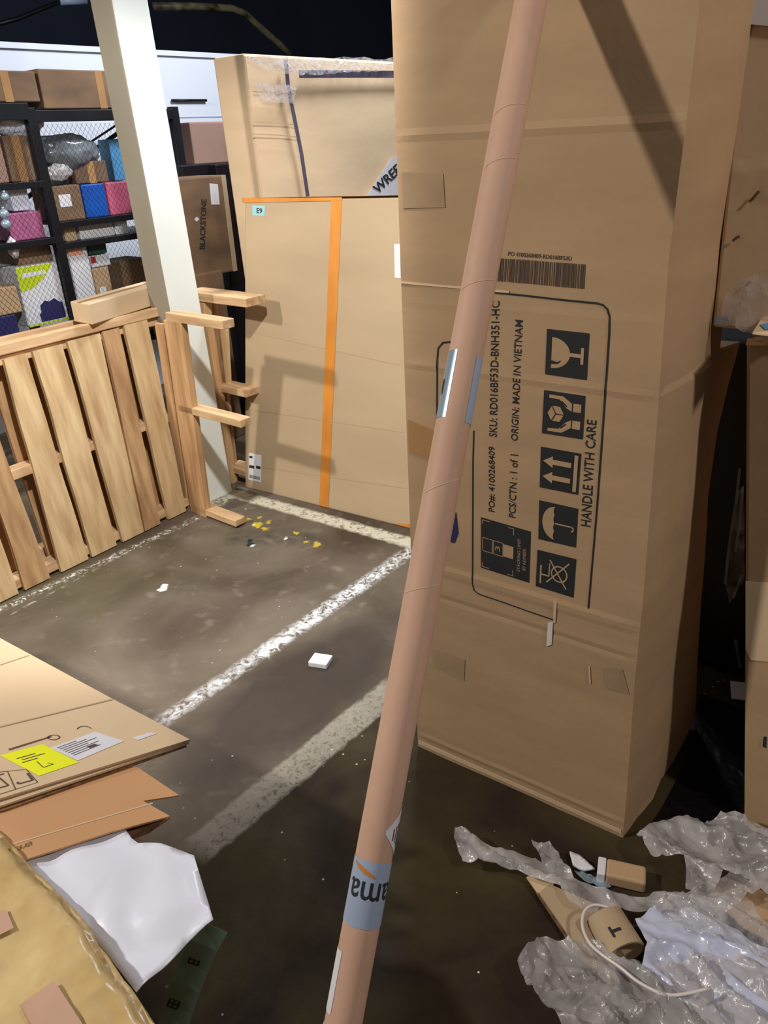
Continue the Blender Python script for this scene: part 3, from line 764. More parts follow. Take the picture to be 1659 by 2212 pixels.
# wrapped carton standing on top, farther back
wz = rtop.z+.004
wc_f = F0+U*.27
wcorn = PL(wc_f, U, 1546, 640); wtop = PL(wc_f, U, 1611, 0)
wr = thing('wrapped_carton', 'film wrapped cardboard box stacked at the upper right edge of the photo', 'carton', Vector((wcorn.x, wcorn.y, wz)))
ob = Vector((wcorn.x, wcorn.y, wz)); ot = Vector((wtop.x, wtop.y, 2.2)); ot = ob+(Vector((wtop.x, wtop.y, wtop.z))-ob)*((2.2-wz)/(wtop.z-wz))
ob = ob+(ot-ob)*0
dvw = -V*.7; duw = U*.35
hexa('carton_body', [ob, ob+dvw, ob+dvw+duw, ob+duw], [ot, ot+dvw, ot+dvw+duw, ot+duw], M['carton_light'], wr, .008)
def wp(x, y, off=.006): return PL(wc_f, U, x, y)-U*off
crumple('stretch_film', [wp(1560, 700, .02), wp(1570, 640, .02), wp(1600, 600, .02), wp(1659, 585, .02), wp(1720, 600, .02), wp(1720, 720, .05), wp(1640, 715, .04)], M['film_thin'], wr, 5, .014, 16, seed=8)
crumple('stretch_film', [wp(1588, 350, .01), wp(1640, 340, .01), wp(1720, 330, .01), wp(1720, 420, .01), wp(1640, 400, .01)], M['film_wrap'], wr, 4, .006, 16, seed=9)
for pts in ([(1615, 20), (1636, 22), (1636, 28), (1612, 27)],):
    sheet('white_label', [wp(*p) for p in ((1612, 0), (1700, 0), (1700, 60), (1612, 52))], -U, M['label'], wr, .001)
for c0, c1 in (((1625, 432), (1642, 412)), ((1620, 436), (1630, 428)), ((1584, 520), (1600, 510)), ((1612, 618), (1622, 608))):
    strip('scuff', [wp(*c0), wp((c0[0]+c1[0])/2+2, (c0[1]+c1[1])/2-3), wp(*c1)], .005, U, M['ink_brown'], wr, .0006)
sheet('shipping_label', [wp(1549, 682, .012), wp(1568, 680, .012), wp(1588, 690, .012), wp(1570, 698, .012), wp(1549, 699, .012)], -U, M['bluegrey'], wr, .001)
# torn paper tray on top of the right box
pt = thing('torn_packet', 'bright torn paper packet with a pale blue patch lying on the right edge box', 'packet', G(1650, 700, rtop.z+.02))
pz = rtop.z+.002
def gz(x, y, z): return G(x, y, z)
sheet('paper', [gz(1625, 722, pz+.03), gz(1645, 690, pz+.03), gz(1720, 660, pz+.03), gz(1730, 735, pz+.03)], Z, M['carton_light'], pt, .003)
sheet('paper', [gz(1628, 733, pz), gz(1730, 745, pz), gz(1730, 733, pz), gz(1660, 727, pz)], Z, M['label'], pt, .003)
sheet('blue_patch', [gz(1642, 702, pz+.034), gz(1700, 688, pz+.034), gz(1700, 715, pz+.034), gz(1652, 712, pz+.034)], Z, M['skyblue'], pt, .001)

# black wrapped load in the gap
gl = F0+U*.80+V*.35
dark = thing('wrapped_load', 'black stretch wrapped load standing in the dark gap behind the right hand boxes', 'pallet load', gl)
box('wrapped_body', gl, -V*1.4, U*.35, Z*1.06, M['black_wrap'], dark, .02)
def dp_(x, y, off=.006): return PL(gl, U, x, y)-U*off
for pts in ([(1600, 1010), (1592, 1080), (1582, 1140), (1574, 1200), (1568, 1260)], [(1606, 1050), (1600, 1130), (1590, 1190)], [(1604, 1240), (1585, 1290)], [(1590, 1380), (1600, 1440)]):
    strip('film_fold', [dp_(*p) for p in pts], .008, U, M['grey_bag'], dark, .002)
crumple('loose_film', [dp_(1598, 1060, .02), dp_(1612, 1040, .02), dp_(1612, 1250, .02), dp_(1580, 1300, .02), dp_(1572, 1260, .02)], M['film_wrap'], dark, 3, .01, 20, seed=21)
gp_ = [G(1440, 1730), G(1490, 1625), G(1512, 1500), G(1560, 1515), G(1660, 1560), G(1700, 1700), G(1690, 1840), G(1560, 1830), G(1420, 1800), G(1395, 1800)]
tag(crumple('shade_sheet', gp_, M['black_wrap'], None, 5, .004, 10, seed=40), 'black sheet added on the floor as the deep shade in the dark gap between the boxes', 'plastic sheet')  # sheet added to blacken the gap floor where deep shade falls
sp = G(1580, 1510, .012)
tag(box('lit_floor_patch', sp, Vector((.10, -.03, 0)), Vector((.03, .08, 0)), Z*.004, M['label'], None, 0), 'pale flat piece added as the lit patch of floor at the end of the dark gap', 'scrap')  # pale slab added in place of light falling on the floor

# ------------------------------------------------------------------ rack and its goods
RO = .9
RP = PB+V*RO
def rk(x, y, d=0): return PL(RP+V*d, V, x, y)
def rs(P): return (P-RP).dot(U)
def rpt(s, z, d=0): return RP+U*s+V*d+Z*z
sU = rs(rk(110, 440)); sE = rs(rk(378, 240)); zT = rk(150, 242).z
rack = thing('storage_rack', 'black metal storage rack full of goods behind the pallets', 'rack', rpt(sU, 0))
SL = sU-1.0
for s in (SL, sU, sE):
    for d_ in (0, .45):
        box('upright', rpt(s-.02, 0, d_), U*.045, V*.04, Z*(zT+.02), M['black'], rack, .002)
lev_r = [zT-.04, rk(270, 468).z-.02, rk(225, 520).z-.015, .62]
lev_l = [zT-.03, rk(60, 525).z-.02, .62, rk(30, 395).z-.03]
for z in lev_r:
    th = .05 if z > 1.5 else .03
    box('beam', rpt(sU+.025, z-.0, .0), U*(sE-sU-.03), V*.03, Z*th, M['black'], rack, .002)
    box('shelf_board', rpt(sU+.025, z+th*.5, .03), U*(sE-sU-.03), V*.40, Z*.012, M['black'], rack, .001)
for z in lev_l:
    th = .07 if z > 1.5 else .03
    box('beam', rpt(SL+.025, z, .0), U*(sU-SL-.03), V*.03, Z*th, M['black'], rack, .002)
    box('shelf_board', rpt(SL+.025, z+th*.5, .03), U*(sU-SL-.03), V*.40, Z*.012, M['black'], rack, .001)
tube_path('brace', [rpt(sU+.03, zT-.42, .44), rpt(sE-.02, zT-.06, .44)], .012, M['black'], rack)
tube_path('brace', [rpt(sU+.03, zT-.36, .44), rpt(sE-.02, zT-.02, .44)], .006, M['grey_bag'], rack)
# wire mesh over the front: crossing wires
vs, fs = [], []
def wire(p, q, r=.0007):
    d = (q-p).normalized(); x = d.cross(V).normalized()*r; y = V*r; k = len(vs)
    vs.extend([p-x, p+y, p+x, q-x, q+y, q+x]); fs.extend([(k, k+1, k+4, k+3), (k+1, k+2, k+5, k+4), (k+2, k, k+3, k+5)])
z0m, z1m = .5, zT-.05
sp_ = .026; s0m, s1m = SL, sE
k = s0m-(z1m-z0m)
while k < s1m:
    for sg in (1, -1):
        # line s = k + (z-z0) or mirrored
        pts = []
        za, zb = z0m, z1m
        def S(z): return k+(z-z0m)*.75 if sg > 0 else k+(z1m-z)*.75
        za_, zb_ = z0m, z1m
        # clip
        ss = [(S(z0m), z0m), (S(z1m), z1m)]
        (sa, zA), (sb, zB) = ss
        def clip(s_lim, sa, zA, sb, zB): return zA+(zB-zA)*(s_lim-sa)/(sb-sa)
        lo, hi = min(sa, sb), max(sa, sb)
        if hi <= s0m or lo >= s1m: continue
        P_ = [(sa, zA), (sb, zB)]
        for i_ in (0, 1):
            s_, z_ = P_[i_]; so, zo = P_[1-i_]
            if s_ < s0m: P_[i_] = (s0m, clip(s0m, sa, zA, sb, zB))
            elif s_ > s1m: P_[i_] = (s1m, clip(s1m, sa, zA, sb, zB))
        wire(rpt(P_[0][0], P_[0][1], -.006), rpt(P_[1][0], P_[1][1], -.006))
    k += sp_
link('wire_mesh', me_from(vs, fs), M['black_wrap'], rack)

def ritem(name, label, cat, x0, x1, yt, zb, m, d=.06, dep=.2, group=None, bev=.006, extra=None, pad=0):
    "a box shaped item on the rack, front at depth d"
    ym = yt+20; P0_ = rk(x0, ym, d); P1_ = rk(x1, ym, d); zt = rk((x0+x1)/2, yt, d).z
    if isinstance(zb, tuple): zb = rk((x0+x1)/2, zb[0], d).z
    s0, s1 = rs(P0_), rs(P1_)
    r = thing(name, label, cat, rpt((s0+s1)/2, zb, d), group)
    box(name+'_body', rpt(s0, zb, d), U*(s1-s0), V*dep, Z*(zt-zb), m, r, bev)
    if extra: extra(r, s0, s1, zb, zt, d)
    return r
LT = zT+.03-.0
zr = [z+.03 for z in lev_r]; 
def tape_front(r, s0, s1, zb, zt, d):
    box('tape_strip', rpt((s0+s1)/2-.02, zb, d-.0012), U*.04, V*.001, Z*(zt-zb), M['tape'], r, 0)
def lab_front(r, s0, s1, zb, zt, d):
    box('label', rpt(s0+(s1-s0)*.2, zb+(zt-zb)*.4, d-.0012), U*(s1-s0)*.4, V*.001, Z*(zt-zb)*.35, M['label'], r, 0)
zt_r = lev_r[0]+.055; zt_l = lev_l[0]+.075
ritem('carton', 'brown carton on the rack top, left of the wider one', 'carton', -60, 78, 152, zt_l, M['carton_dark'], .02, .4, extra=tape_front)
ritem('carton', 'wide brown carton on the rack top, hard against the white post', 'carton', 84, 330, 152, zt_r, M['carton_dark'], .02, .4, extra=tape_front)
zs = lev_r[1]+.028
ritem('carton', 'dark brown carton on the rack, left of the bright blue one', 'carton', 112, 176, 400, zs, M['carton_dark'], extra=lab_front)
ritem('carton', 'bright blue carton on the rack', 'carton', 178, 228, 397, zs, M['blue'])
ritem('carton', 'pink carton on the rack, between the bright blue one and the white post', 'carton', 230, 290, 392, zs, M['pink'])
zz1 = rk(200, 397, .1).z+.004
ritem('carton', 'small brown carton lying above the bright blue and dark cartons', 'carton', 160, 232, 348, zz1, M['carton_dark'], .09, .18, extra=tape_front)
ritem('packet', 'light blue packet standing above the pink carton', 'packet', 236, 268, 300, zz1, M['skyblue'], .09, .1)
ritem('box', 'pale grey box on the rack under the top beam, beside the diagonal brace', 'box', 92, 150, 292, zz1, M['grey_bag'], .16, .16, extra=lab_front)
def bag(name, label, px, d, m, r, sq=(1, .6, 1), seed=0):
    c = rk(*px, d)
    bm = bmesh.new(); bmesh.ops.create_icosphere(bm, subdivisions=4, radius=r)
    for v in bm.verts:
        n = v.co.normalized(); k = 1+.22*noise.noise(n*2.2+Vector((seed, 0, 0)))+.10*(1-abs(noise.noise(n*6+Vector((seed, 2, 0))))*2)
        v.co = Vector((v.co.x*sq[0], v.co.y*sq[1], v.co.z*sq[2]))*k
    me = bpy.data.meshes.new(name); bm.to_mesh(me); bm.free()
    o = link(name, me, m, None, True); o.location = c; o.rotation_euler = (0, 0, -AZ+math.pi/2); return o
tag(bag('plastic_bag', '', (150, 330), .12, M['grey_bag'], .10, (1.5, .6, .8), 3), 'dark grey plastic bag slumped on the rack under the top beam', 'bag')
tag(bag('plastic_bag', '', (30, 262), .12, M['bag'], .10, (1.3, .6, .7), 5), 'pale crumpled plastic bag at the top left of the rack', 'bag')
tag(bag('plastic_bag', '', (128, 372), .06, M['film'], .05, (1.3, .6, .7), 9), 'small clear plastic bag on the dark brown carton left of the blue one', 'bag')
tag(bag('foam_wad', '', (28, 535), .05, M['label'], .035, (.7, .6, 1.3), 12), 'white crumpled foam wad on the rack above the lime and white box', 'wad')
# below the middle shelf
za = lev_r[2]+.028
ritem('box_stack', 'white ribbed box on the rack under the blue and pink cartons', 'box', 170, 246, 472, za, M['label'], .05, .15)
ritem('box', 'small white box with a grey edge, right of the white ribbed box', 'box', 248, 276, 466, za, M['white_block'], .05, .12)
ritem('box', 'small tan open box on the rack left of the white ribbed box', 'box', 140, 166, 484, za, M['carton_tan'], .05, .12)
def peach(r, s0, s1, zb, zt, d):
    box('peach_top', rpt(s0, zt-.05, d-.0015), U*(s1-s0)*.75, V*.001, Z*.05, M['peach'], r, 0)
    box('blue_base', rpt(s0, zb, d-.0015), U*(s1-s0), V*.001, Z*(zt-zb)*.38, M['cyan'], r, 0)
zb_ = lev_r[3]+.028
ritem('box', 'tall white box with peach top and blue base on the rack', 'box', 147, 190, 528, zb_, M['label'], .04, .14, extra=peach)
ritem('box', 'dark green flat box stacked above the small white and red box', 'box', 192, 232, 522, (549,), M['teal'], .06, .14)
def redbit(r, s0, s1, zb, zt, d): box('red_corner', rpt(s0, zb+(zt-zb)*.4, d-.0015), U*(s1-s0)*.25, V*.001, Z*(zt-zb)*.55, M['red'], r, 0)
ritem('box', 'small white box with a red corner between the green box and a brown one', 'box', 198, 240, 550, (576,), M['label'], .06, .14, extra=redbit)
ritem('box', 'small brown box with white sticker under the white and red box', 'box', 202, 238, 577, zb_, M['carton'], .06, .14, extra=lab_front)
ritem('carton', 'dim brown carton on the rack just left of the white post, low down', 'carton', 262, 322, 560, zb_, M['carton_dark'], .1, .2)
# left bay
zl = lev_l[3]+.03
ritem('carton', 'dark brown carton high in the left bay of the rack', 'carton', 8, 62, 292, zl, M['carton_dark'], .08, .25, extra=tape_front)
ritem('carton', 'dark carton at the left picture edge, high in the rack', 'carton', -50, 4, 300, zl, M['carton_red'], .08, .25)
zl = lev_l[1]+.03
ritem('box', 'mauve box in the left bay of the rack', 'box', 16, 92, 458, zl, M['mauve'], .04, .2)
ritem('box', 'grey and white box lying on the mauve box in the rack', 'box', 22, 62, 403, (456,), M['bag'], .06, .16)
zl = lev_l[2]+.03
def limef(r, s0, s1, zb, zt, d):
    d_ = Draw()
    d_.poly([(0, .60), (.30, .64), (.62, .78), (.86, .97), (.86, 1), (0, 1)], 0, 0)
    d_.rect(.0, 0, 1, .035, 0, 0)
    d_.poly([(.32, .05), (.30, .18), (.36, .22), (.36, .33), (.50, .40), (.60, .37), (.74, .41), (.84, .34), (.92, .32), (.94, .12), (.92, .05)], 1, 0)
    d_.poly([(.10, .82), (.70, .84), (.64, .90), (.10, .90)], 2, 1)
    class Q:
        n = -V
        def __call__(s, a, b, off): return rpt(s0+(s1-s0)*a, zb+(zt-zb)*b, d-off)
    d_.make('printed_panel', Q(), [M['lime'], M['navy'], M['label']], r, .0012)
ritem('box', 'white box with lime green top and navy shape on the rack', 'box', 36, 128, 572, (704,), M['label'], .03, .16, extra=limef)
ritem('carton', 'brown corrugated carton left of the lime and white box', 'carton', -30, 42, 622, (682,), M['carton'], .04, .2)
ritem('box', 'dark blue box at the left picture edge under the brown corrugated carton', 'box', -40, 40, 684, (735,), M['navy'], .04, .2)
ritem('basket', 'brown woven basket in the left bay of the rack above the lime box', 'basket', 34, 112, 524, (570,), M['carton_dark'], .1, .2)
# glass balls at far left
for i, (x, y) in enumerate(((2, 425), (0, 462), (4, 484))):
    c = rk(x, y, .0); c = c-V*.04
    bm = bmesh.new(); bmesh.ops.create_uvsphere(bm, u_segments=20, v_segments=14, radius=.022 if i else .018)
    bmesh.ops.create_cone(bm, cap_ends=True, segments=12, radius1=.006, radius2=.006, depth=.012, matrix=Matrix.Translation((0, 0, .025 if i else .021)))
    me = bpy.data.meshes.new('bauble'); bm.to_mesh(me); bm.free()
    o = link('bauble', me, M['silver'], None, True); o.location = c
    tag(o, ['uppermost silver ball hanging at the left picture edge', 'middle silver ball hanging at the left picture edge', 'lowest silver ball hanging at the left picture edge'][i], 'ball', 'silver balls at the left edge')

# ------------------------------------------------------------------ goods right of the post
def fitem(name, label, cat, px, off, m, dep=.25, zb=None, group=None):
    "box facing the aisle; px = x0,x1,ytop,ybottom"
    x0, x1, yt, yb = px; pl = PB+V*off; ym = (yt+min(yb, yt+60))/2
    A = PL(pl, V, x0, ym); B_ = PL(pl, V, x1, ym); zt = PL(pl, V, (x0+x1)/2, yt).z
    z_ = PL(pl, V, (x0+x1)/2, yb).z if zb is None else zb
    o = Vector((A.x, A.y, z_)); r = thing(name, label, cat, o, group)
    box(name+'_body', o, Vector((B_.x-A.x, B_.y-A.y, 0)), V*dep, Z*(zt-z_), m, r, .008)
    return r, pl
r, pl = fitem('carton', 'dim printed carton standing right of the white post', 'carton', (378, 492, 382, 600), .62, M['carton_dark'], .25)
e0_ = PL(pl, V, 492, 420); box('side_edge', Vector((e0_.x, e0_.y, r.location.z))-V*.002-U*.03, U*.03, V*.002, Z*(PL(pl, V, 435, 382).z-r.location.z), M['carton_tan'], r, 0)
q = Quad(pl, V, [(434, 430), (446, 430), (442, 538), (430, 538)], 90)
d = Draw(); d.text('BLACKSTONE', 0, 0, 1, 1, bold=.02); d.make('printed_text', q, [M['ink']], r, .003)
q = Quad(pl, V, [(452, 396), (470, 398), (474, 442), (456, 442)]); sheet('label', [q(0, 1, .002), q(1, 1, .002), q(1, 0, .002), q(0, 0, .002)], q.n, M['label'], r, .0006)
q = Quad(pl, V, [(419, 468), (430, 468), (430, 479), (419, 479)]); sheet('torn_spot', [q(.5, 1, .002), q(1, .5, .002), q(.5, 0, .002), q(0, .5, .002)], q.n, M['label'], r, .0006)
fitem('carton', 'dark brown carton below the dim printed carton, right of the white post', 'carton', (400, 486, 590, 690), .60, M['carton_dark'], .25, zb=0)
fitem('carton', 'black carton in the gap left of the orange taped box', 'carton', (470, 532, 352, 900), .78, M['black_wrap'], .3, zb=0)
fitem('carton', 'black flat carton lying under the reddish panel right of the post', 'carton', (392, 520, 352, 380), .85, M['black_wrap'], .3)
fitem('carton', 'reddish brown carton in front of the white wall, right of the post', 'carton', (412, 560, 262, 352), .95, M['carton_red'], .25)
hb_ = [PL(WO-V*.02, V, x, 217) for x in (371, 446)]
tag(tube_path('wall_rail', hb_, .009, M['black']), 'short black rail on the white wall right of the post', 'rail')
bw = thing('bubble_wrap_sheet', 'bubble wrap sheet hanging beside the white post in front of the wall', 'bubble wrap', rpt(sE, 1.0, .03))
pl = PB+V*.95
vs = [PL(pl, V, x, y) for x, y in ((345, 236), (368, 236), (392, 370), (360, 372))]
sheet('bubble_layer', vs, -V, M['bag'], bw, .006)

# ------------------------------------------------------------------ small white block
wbk = thing('foam_block', 'small white foam block on the floor between the two painted lines', 'block', G(687, 1445))
p = G(666, 1441); box('block_body', p, G(706, 1447)-p, Vector((.02, .052, 0)), Z*.022, M['white_block'], wbk, .004)

# ------------------------------------------------------------------ leaning tube
TR = .0255
def camp(x, y, dep): d = ray(x, y); return CAM+d*dep
T1 = camp(1147, 0, 1.20); T2 = camp(741, 2212, 1.03); TD = (T1-T2).normalized()
Tb = T2-TD*((T2.z-.004)/TD.z)
# top reaches the box face
tx = (BN.dot(B0-Tb)+TR*1.02)/BN.dot(TD)
Ttop = Tb+TD*min(tx, 2.6)
tube = thing('cardboard_tube', 'long pinkish brown cardboard tube leaning diagonally against the large printed box', 'tube', Tb)
vw = (CAM-(Tb+TD*1.0)); vw = (vw-TD*vw.dot(TD)).normalized(); vr = TD.cross(vw).normalized()      # vr: picture right
if vr.x < 0: vr = -vr
TLn = (Ttop-Tb).length
def tpt(t, ang, r=TR):
    return Tb+TD*t+(vw*math.cos(ang)+vr*math.sin(ang))*r
seg = 48; nr = 90; vs, fs = [], []
for i in range(nr+1):
    t = TLn*i/nr; 
    for k in range(seg):
        vs.append(tpt(t, 2*math.pi*k/seg))
for i in range(nr):
    for k in range(seg): fs.append((i*seg+k, i*seg+(k+1) % seg, (i+1)*seg+(k+1) % seg, (i+1)*seg+k))
fs.append(tuple(range(seg))); fs.append(tuple(reversed([nr*seg+k for k in range(seg)])))
bm = bmesh.new(); bv = [bm.verts.new(v) for v in vs]
for f in fs: bm.faces.new([bv[i] for i in f])
bmesh.ops.recalc_face_normals(bm, faces=bm.faces)
me = bpy.data.meshes.new('tube'); bm.to_mesh(me); bm.free(); link('tube_body', me, M['tube'], tube, True)
def t_at(x, y):
    "length along the tube whose axis is nearest the pixel row"
    lo, hi = 0, TLn
    for _ in range(40):
        m_ = (lo+hi)/2; P = Tb+TD*m_-CAM; yy = 1106-FPX*P.dot(UP)/P.dot(fwd)
        if yy > y: lo = m_
        else: hi = m_
    return lo
def patch(name, t0, t1, a0, a1, m, r=TR+.0006, slope=0, shape=None):
    n = max(4, int(abs(a1-a0)/6)); vs, fs = [], []
    for i in range(n+1):
        a = math.radians(a0+(a1-a0)*i/n)
        vs += [tpt(t0+slope*i/n, a, r), tpt(t1+slope*i/n, a, r)]
    fs = [(2*i, 2*i+2, 2*i+3, 2*i+1) for i in range(n)]
    return link(name, me_from(vs, fs), m, tube, True)
ta, tb_ = t_at(0, 912), t_at(0, 768)
sl = patch('silver_label', ta, tb_, -100, -30, M['silver'])
patch('silver_label', ta-.002, tb_-.004, 38, 110, M['bluegrey'])
ta, tb_ = t_at(0, 1990), t_at(0, 1850)
band = patch('pale_blue_tape', ta, tb_, -180, 180, M['bluegrey'])
class TQ:
    n = None
    def __init__(s, t0, t1, a0, a1, r): s.t0, s.t1, s.a0, s.a1, s.r = t0, t1, a0, a1, r
    def __call__(s, a, b, off): return tpt(s.t0+(s.t1-s.t0)*b, math.radians(s.a0+(s.a1-s.a0)*a), s.r+off)
tm = ta+(tb_-ta)*.54
d = Draw(); d.text('ama', 0, 0, 1, 1, bold=.012)
d.make('printed_text', TQ(tm+.014, tm-.010, 82, -62, TR+.0008), [M['ink']], band, 0)
P_ = []
for i in range(15):
    f = i/14; P_.append(tpt(tm+.034-.014*f-.006*math.sin(f*math.pi)*0, math.radians(-62+80*f), TR+.0012))
vs = []; 
for i, p in enumerate(P_):
    ww = .0028*math.sin(math.pi*(i+.6)/15.2)+.0004
    vs += [p-TD*ww, p+TD*ww]
link('orange_arc', me_from(vs, [(2*i, 2*i+1, 2*i+3, 2*i+2) for i in range(14)]), M['orange'], band)
d = Draw(); d.text('MP', 0, 0, 1, 1, bold=.05)
ts0 = t_at(0, 862); d.make('printed_text', TQ(ts0, ts0+.024, -62, -78, TR+.0008), [M['ink']], sl, 0)
# diamond label wrapping off the right edge
tc_ = t_at(0, 1788)
vs = []; fs = []; n = 12
for i in range(n+1):
    f = i/n; a = math.radians(22+80*f); vs += [tpt(tc_-.043*f+.003*f, a, TR+.0008), tpt(tc_+.043*f+.004, a, TR+.0008)]
dl = link('white_corner_label', me_from(vs, [(2*i, 2*i+2, 2*i+3, 2*i+1) for i in range(n)]), M['label'], tube, True)
for k in range(4):
    f = .35+.15*k; a0_ = 22+80*f
    d = Draw(); d.rect(0, 0, 1, 1)
    d.make('printed_line', TQ(tc_-.025*f, tc_+.02*f, a0_, a0_+5, TR+.0012), [M['ink_soft']], dl, 0)
patch('white_sticker', t_at(0, 2185), t_at(0, 2050), -88, -46, M['label'])
patch('white_sticker', t_at(0, 2330), t_at(0, 2212), -88, -40, M['label'])
patch('tube_seam', t_at(0, 1075), t_at(0, 1075)+.0014, -60, 60, M['carton_light'], slope=.03)
for yy in (265, 380, 640, 1290):
    patch('tube_seam', t_at(0, yy), t_at(0, yy)+.0012, -70, 55, M['carton_light'], slope=.022)

# ------------------------------------------------------------------ left foreground pile
ZF = .46
fl = thing('flattened_carton', 'large flattened cardboard box with yellow and white labels, lower left', 'carton', G(200, 1560, ZF))
cA = G(-260, 1240, ZF); cB = G(240, 1511, ZF); cC = G(411, 1601, ZF); cD = G(0, 1729, ZF); cE = cD+(cD-cC)*.8; cE.z = ZF
cF = cA+(cE-cD)
sheet('carton_sheet', [cA, cB, cC, cD, cE, cF+(cA-cC)*.0], Z, M['carton_light'], fl, .005)
sheet('lower_layer', [cC-Z*.008+Vector((-.004, 0, 0)), cD-Z*.008+(cD-cA)*.01, cE-Z*.008, cF-Z*.008, cA-Z*.008], Z, M['carton_light'], fl, .005)
sheet('lower_layer', [cC-Z*.016+Vector((-.01, .0, 0)), cD-Z*.016+(cD-cA)*.015, cE-Z*.016, cF-Z*.016, cA-Z*.016], Z, M['flute'], fl, .005)
ZL = ZF+.0056
nZ = Z
def flab(px, m, nm, marks=None):
    q = Quad(Vector((0, 0, ZL)), Z, px); o = sheet(nm, [q(0, 1, .0), q(1, 1, .0), q(1, 0, .0), q(0, 0, .0)], Z, m, fl, .0006)
    if marks: d = Draw(); marks(d); d.make('printed_text', q, [M['ink_soft']], o, .0012)
    return o
def ymarks(d):
    for i, (a, b) in enumerate(((.15, .6), (.2, .75), (.12, .5))): d.rect(a, .72-.09*i, b, .745-.09*i)
    d.path([(.38, .45), (.30, .2), (.55, .2), (.5, .3)], .02)
flab([(0, 1632), (92, 1608), (170, 1647), (85, 1676)], M['yellow'], 'yellow_label', ymarks)
def wmarks(d):
    for i in range(7): d.rect(.08, .86-.10*i, .5+.4*((i*7) % 5)/5, .885-.10*i)
    d.rect(.45, .30, .62, .42)
flab([(108, 1616), (205, 1581), (268, 1601), (168, 1643)], M['label'], 'white_label', wmarks)
flab([(286, 1594), (326, 1582), (338, 1585), (298, 1599)], M['label'], 'white_label')
d = Draw(); d.path([(.05, .05), (.95, .05), (.95, .95), (.05, .95), (.05, .05)], .02); d.line((.5, .05), (.5, .95), .02)
d.path([(.60, .35), (.60, .25), (.9, .25), (.9, .7)], .05); d.path([(.1, .3), (.25, .75), (.4, .3), (.1, .3)], .04); d.path([(.15, .8), (.4, .85)], .04)
d.make('printed_symbols', Quad(Vector((0, 0, ZL)), Z, [(-30, 1668), (60, 1660), (88, 1690), (-20, 1725)]), [M['ink_soft']], fl, .0005)
d = Draw(); d.ring((.5, .5), .42, .1, 0, 0); d.make('printed_symbols', Quad(Vector((0, 0, ZL)), Z, [(100, 1588), (130, 1586), (132, 1598), (102, 1600)]), [M['ink_soft']], fl, .0005)
d = Draw(); d.ring((.5, .2), .45, .06, 0, 0, 20, 170); d.make('printed_symbols', Quad(Vector((0, 0, ZL)), Z, [(165, 1563), (198, 1563), (200, 1580), (165, 1580)]), [M['ink']], fl, .0005)
d = Draw(); d.rect(0, 0, 1, 1); d.make('printed_line', Quad(Vector((0, 0, ZL)), Z, [(18, 1618), (110, 1590), (112, 1592), (20, 1621)]), [M['ink_brown']], fl, .0005)
# fold ridges of the flattened carton
A = G(-100, 1595, ZL); B_ = G(243, 1511, ZL)
strip('fold_ridge', [A, B_], .004, Z, M['carton_tan'], fl, .002)
A = G(-100, 1470, ZL); B_ = G(62, 1416, ZL)
strip('fold_ridge', [A, B_], .003, Z, M['carton_tan'], fl, .002)

Z2 = .440
c2 = thing('flattened_carton', 'orange brown folded carton with open end under the labelled flattened box', 'carton', G(150, 1780, Z2))
top = [G(-200, 1800, Z2), G(255, 1650, Z2), G(300, 1662, Z2), G(388, 1721, Z2), G(310, 1733, Z2), G(368, 1766, Z2), G(240, 1800, Z2), G(50, 1862, Z2), G(-200, 1950, Z2)]
sheet('top_panel', top, Z, M['carton_orange'], c2, .004)
lowp = [G(368, 1767, Z2), G(310, 1733, Z2), G(150, 1760, Z2-.005), G(200, 1800, Z2-.03), G(290, 1812, Z2-.035), G(318, 1800, Z2-.03)]
lp = [p.copy() for p in lowp]
vs = [G(368, 1768, Z2-.001), G(322, 1800, Z2-.022), G(290, 1812, Z2-.03), G(200, 1830, Z2-.04), G(60, 1880, Z2-.05), G(40, 1700, Z2-.05), G(310, 1745, Z2-.03)]
sheet('lower_panel', vs, Z, M['flute'], c2, .004)
d = Draw(); d.text('BX-07', 0, 0, 1, 1, bold=.02); d.make('printed_text', Quad(Vector((0, 0, Z2+.0045)), Z, [(28, 1832), (68, 1818), (74, 1824), (34, 1840)]), [M['ink_brown']], c2, .0006)
strip('fold_line', [G(-60, 1850, Z2+.0045), G(120, 1796, Z2+.0045), G(330, 1735, Z2+.0045)], .003, Z, M['carton_light'], c2, .001)

fo = [(48, 1862), (150, 1818), (225, 1797), (272, 1797), (285, 1815), (300, 1826), (350, 1828), (400, 1842), (420, 1850), (440, 1920), (461, 1989), (400, 2045), (296, 2145), (230, 2060), (150, 1970)]
Z3 = .428
fm = tag(crumple('foam_sheet', [G(x, y, Z3-.02*(1 if y > 2000 else 0)) for x, y in fo], M['foam'], None, 7, .0035, 3, th=.002, seed=2, minlen=.02, profile=lambda c: .0035*math.sin((c.x*.75+c.y*.65)*70+4*noise.noise(c*6))),
         'white foam sheet sticking out over the dark floor, lower left', 'foam sheet')

